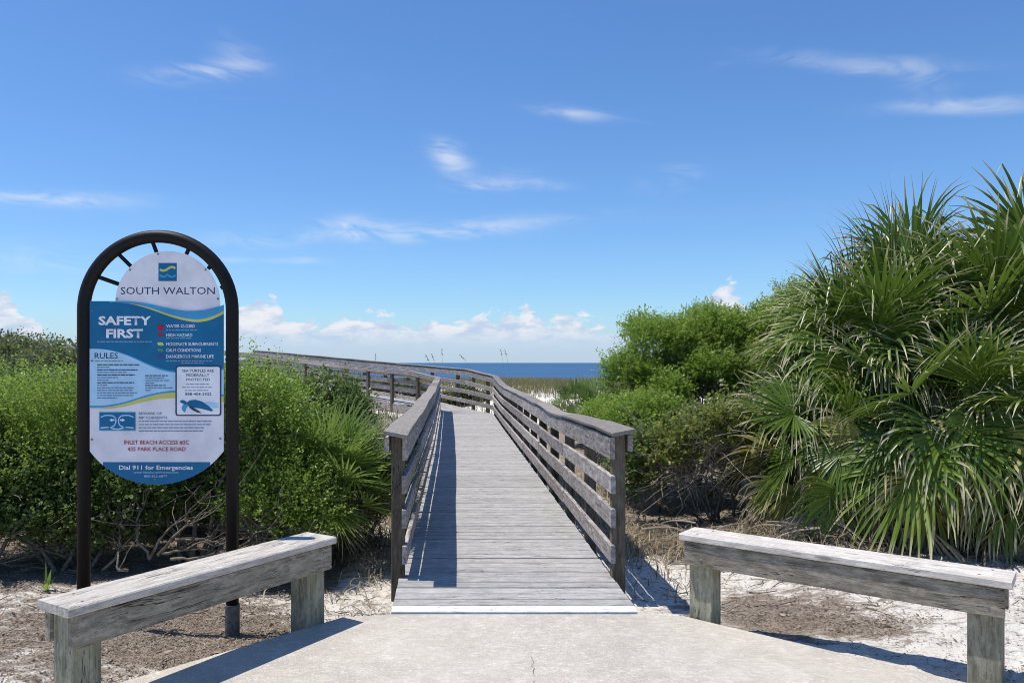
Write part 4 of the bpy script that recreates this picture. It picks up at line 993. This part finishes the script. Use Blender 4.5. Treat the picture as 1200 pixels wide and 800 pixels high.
# ------------------------------------------------------------------ grasses, litter, small plants
def blades(name, P, H, lean, wid, tint, mat, seed, parent=None, segs=1):
    """grass blades as thin bent strips"""
    g = np.random.default_rng(seed); n = len(P); a = g.random(n) * 2 * np.pi
    D = np.stack([np.cos(a), np.sin(a), 0 * a], 1); S = np.stack([-np.sin(a), np.cos(a), 0 * a], 1) * wid[:, None]
    v = np.empty((n, 5, 3), np.float32); up = np.array([0, 0, 1.0])
    v[:, 0] = P - S; v[:, 1] = P + S
    mid = P + up * (H * .6)[:, None] + D * (lean * H * .3)[:, None]; v[:, 2] = mid + S * .8; v[:, 3] = mid - S * .8
    v[:, 4] = P + up * (H * (1 - .25 * lean))[:, None] + D * (lean * H)[:, None]
    me = bpy.data.meshes.new(name); me.vertices.add(5 * n); me.vertices.foreach_set('co', v.ravel())
    b = np.arange(n, dtype=np.int32) * 5; idx = np.stack([b, b + 1, b + 2, b + 3, b + 3, b + 2, b + 4], 1)
    me.loops.add(7 * n); me.loops.foreach_set('vertex_index', idx.ravel())
    st = np.stack([np.arange(n) * 7, np.arange(n) * 7 + 4], 1).astype(np.int32)
    me.polygons.add(2 * n); me.polygons.foreach_set('loop_start', st.ravel()); me.update(calc_edges=True)
    t = me.attributes.new("tint", 'FLOAT', 'FACE'); t.data.foreach_set('value', np.repeat(np.asarray(tint, np.float32), 2))
    o = link(name, me, mat, parent); o['kind'] = 'stuff'; return o
def dune_grass():
    g = np.random.default_rng(7); n = 130000
    y = 16 + (g.random(n) ** 0.75) * 32; x = (g.random(n) - 0.5) * (26 + y * 1.2) + 3
    d = fbm(x * .33 + 3, y * .33, 12, 4) + .07 * (x > 1.3) * (y > 24); dens = sstep(.38, .52, d)
    ok = g.random(n) < dens * (0.55 + .45 * sstep(26, 33, y)) 
    inside = (np.abs(x - .37) < 1.2) & (y < 25)
    s = (-(x - .36) * C45 + (y - 25.18) * C45); off = (x - .36) * C45 + (y - 25.18) * C45
    turned = (s > -1.5) & (off < 0.35) & (off > -2.0)
    ok &= ~inside & ~turned; x, y, d = x[ok], y[ok], d[ok]; m = len(x)
    P = np.stack([x, y, ground_z(x, y) - .02], 1); H = (.22 + .34 * g.random(m)) * (.7 + .9 * (d - .4))
    blades("dune_grass", P, H, .2 + .6 * g.random(m), .006 + .006 * g.random(m), np.clip(fbm(x * .8, y * .8, 4) * .9 + g.normal(size=m) * .18, 0, 1), M_GRASS, 8)
dune_grass()
def dry_grass():
    g = np.random.default_rng(17); P = []
    for cx, cy, sx, sy, n in ((1.6, 7.4, .2, .5, 350), (2.3, 7.15, .45, .2, 900), (2.9, 7.1, .4, .2, 700), (1.6, 10, .25, 2.0, 1500), (1.55, 15, .3, 3, 1200), (-.8, 8.3, .22, .8, 700), (-.85, 7.0, .16, .3, 250), (-.75, 13, .3, 3, 900), (-.62, 6.3, .1, .25, 60), (1.25, 5.0, .10, .08, 90), (-.5, 5.02, .08, .05, 50), (3.6, 6.9, .5, .2, 300)):
        a = g.normal(size=(n, 2)) * (sx, sy) + (cx, cy); P.append(a)
    a = np.concatenate(P); keep = ~((np.abs(a[:, 0] - .37) < .83) & (a[:, 1] > 4.8)); keep &= a[:, 1] > 4.86; a = a[keep]
    n = len(a); Q = np.stack([a[:, 0], a[:, 1], ground_z(a[:, 0], a[:, 1]) - .01], 1)
    H = np.where(a[:, 1] < 5.3,   .05, .15) * (.5 + g.random(n)); o = blades("dry_grass", Q, H, .6 + 1.1 * g.random(n), .003 + .003 * g.random(n), g.random(n), M_DRY, 18)
dry_grass()
def litter():
    g = np.random.default_rng(27); n = 330000
    x = g.uniform(-4.2, 5.0, n); y = g.uniform(3.4, 7.6, n)
    m = litter_mask(x, y) + (fbm(x * 1.6, y * 1.6, 6) - .5) * 1.1 + (fbm(x * 5, y * 9, 16) - .5) * .9
    # the concrete keeps clear
    ed = np.minimum(4.82, np.minimum(4.76 + (x + .70) * 1.035, 4.80 - (x - 1.40) * .923)); keep = (y > ed + .02) & (g.random(n) < sstep(.30, .75, m) * .62 + .06)
    keep &= ~((np.abs(x - .37) < .8) & (y > 4.8)); x, y = x[keep], y[keep]; n = len(x)
    P = np.stack([x, y, ground_z(x, y) + .004 + .008 * g.random(n)], 1); a = g.random(n) * 6.283
    L_ = .012 + .030 * g.random(n) ** 2; U = np.stack([np.cos(a) * L_, np.sin(a) * L_, (g.random(n) - .4) * .010], 1)
    V = np.stack([-np.sin(a), np.cos(a), g.normal(size=n) * .5], 1) * (.0014 + .0028 * g.random(n) ** 2)[:, None]
    big = (g.random(n) < .02)[:, None]; U = np.where(big, U * 2.2, U); V = np.where(big, V * 2.6, V)
    o = quad_cloud("leaf_litter", P, U, V, g.random(n) ** 1.3, M_LITTER); o['kind'] = 'stuff'
litter()
def fallen_sticks():
    rnd = random.Random(9); mb = MB()
    for k in range(150):
        x, y = rnd.choice(((rnd.uniform(-3.4, -.6), rnd.uniform(4.7, 6.2)), (rnd.uniform(1.5, 3.8), rnd.uniform(5.0, 6.9))))
        a = rnd.uniform(0, 6.28); l = rnd.uniform(.06, .28); p = [(x + math.cos(a) * l * t, y + math.sin(a) * l * t) for t in (0, .35, .7, 1)]
        mb.add(tube([(px + rnd.gauss(0, .008), py + rnd.gauss(0, .008), float(ground_z(px, py)) + .010 + rnd.uniform(0, .02)) for px, py in p], [.004, .0035, .003, .0015], 4))
    o = mb.build("fallen_sticks", M_TWIG); o['kind'] = 'stuff'
fallen_sticks()
def dead_heap(name, label, x, y, n, seed, r=.5):
    """dry palmetto leaves lying in a heap: each leaf its own piece"""
    z = float(ground_z(x, y)); root = thing(name, label, "dead leaves", (x, y, z), 0, "dead palm fronds lying along the thicket"); rnd = random.Random(seed)
    for i in range(n):
        o = link("frond", fan_get('dead', 15, rnd.randint(0, 2), M_PALMD), None, root); s = rnd.uniform(.55, .85)
        a = rnd.uniform(0, 6.283); o.location = (rnd.uniform(-r, r) - .3 * math.cos(a), rnd.uniform(-.22, .22) - .2 * math.sin(a), rnd.uniform(.05, .26)); o.scale = (s, s, s * .8)
        o.rotation_euler = (rnd.uniform(-.3, .3), math.radians(rnd.uniform(-5, 25)), a)
dead_heap("dead_fronds", "heap of dry grey tan fronds on the sand right of the front railing post", 2.15, 7.25, 12, 5, .45)
dead_heap("dead_fronds", "heap of dry grey tan fronds behind the left end of the right bench", 3.0, 6.95, 10, 6, .45)
def sprout(x, y):
    z = float(ground_z(x, y)); r = thing("sprout", "small green sprout with pointed leaves at the left end of the left bench", "plant", (x, y, z)); rnd = random.Random(4)
    for i, (az, h, l) in enumerate(((2.2, .20, .015), (.4, .10, .03), (3.6, .09, .03), (5.2, .07, .03), (1.2, .14, .02))):
        v, f = [], []
        for k in range(6):
            t = k / 5; w = .016 * math.sin(math.pi * min(1, t * .9 + .1)) * (1 if i else .5); c, s = math.cos(az), math.sin(az)
            v += [(c * l * t * 2 - s * w, s * l * t * 2 + c * w, h * t), (c * l * t * 2 + s * w, s * l * t * 2 - c * w, h * t)]
            if k: f.append((2 * k - 2, 2 * k - 1, 2 * k + 1, 2 * k))
        me = mesh("leaf", v, f); a = me.attributes.new("tint", 'FLOAT', 'FACE'); a.data.foreach_set('value', [.7] * len(f)); link("leaf", me, M_YAUPON, r)
sprout(-2.82, 5.42)
def sea_oats(px, d, top_y, lean, label, seed):
    x = (px - 533) / 920 * d; z = float(ground_z(x, d)); zt = EYE - (top_y - 425) / 920 * d; h = zt - z
    r = thing("sea_oats", label, "grass", (x, d, z), 0, "sea oat stalks rising behind the far railing")
    pts = [(lean * (k / 8) ** 2.6, 0, h * (k / 8) * (1 - .10 * abs(lean) * (k / 8) ** 3)) for k in range(9)]
    MB().add(tube(pts, [.0065 - .0005 * k for k in range(9)], 5)).build("stalk", M_OATS, r, True)
    e = Vector(pts[-1]); t = (e - Vector(pts[-2])).normalized(); rnd = random.Random(seed); mb = MB()
    for k in range(16):
        p = e - t * (.28 * k / 16) ; q = p + Vector((rnd.gauss(0, .03) + lean * .05, rnd.gauss(0, .03), rnd.uniform(-.07, .01)))
        mb.add(tube([p, p.lerp(q, .5), q], [.003, .010, .002], 5))
    o = mb.build("seed_head", M_OATS, r); o['kind'] = 'stuff'
for px, d, ty, ln, lab in ((508, 30, 414, -.28, "sea oat stalk bending left, leftmost of the close pair over the horizon"), (512, 31, 413, -.2, "sea oat stalk, right one of the close pair left of the horizon's middle"), (556, 30, 412, -.55, "sea oat stalk arching far left with its heavy head, alone mid horizon"),
                            (591, 33, 408, -.16, "upright sea oat stalk, left of the pair above the railing corner"), (597, 33, 408, -.2, "upright sea oat stalk, right of the pair above the railing corner"), (519, 33, 408, -.05, "tallest thin sea oat stalk standing behind the bent ones"),
                            (440, 34, 414, .0, "thin straight sea oat stalk above the left railing")):
    sea_oats(px, d, ty, ln, lab, int(px))
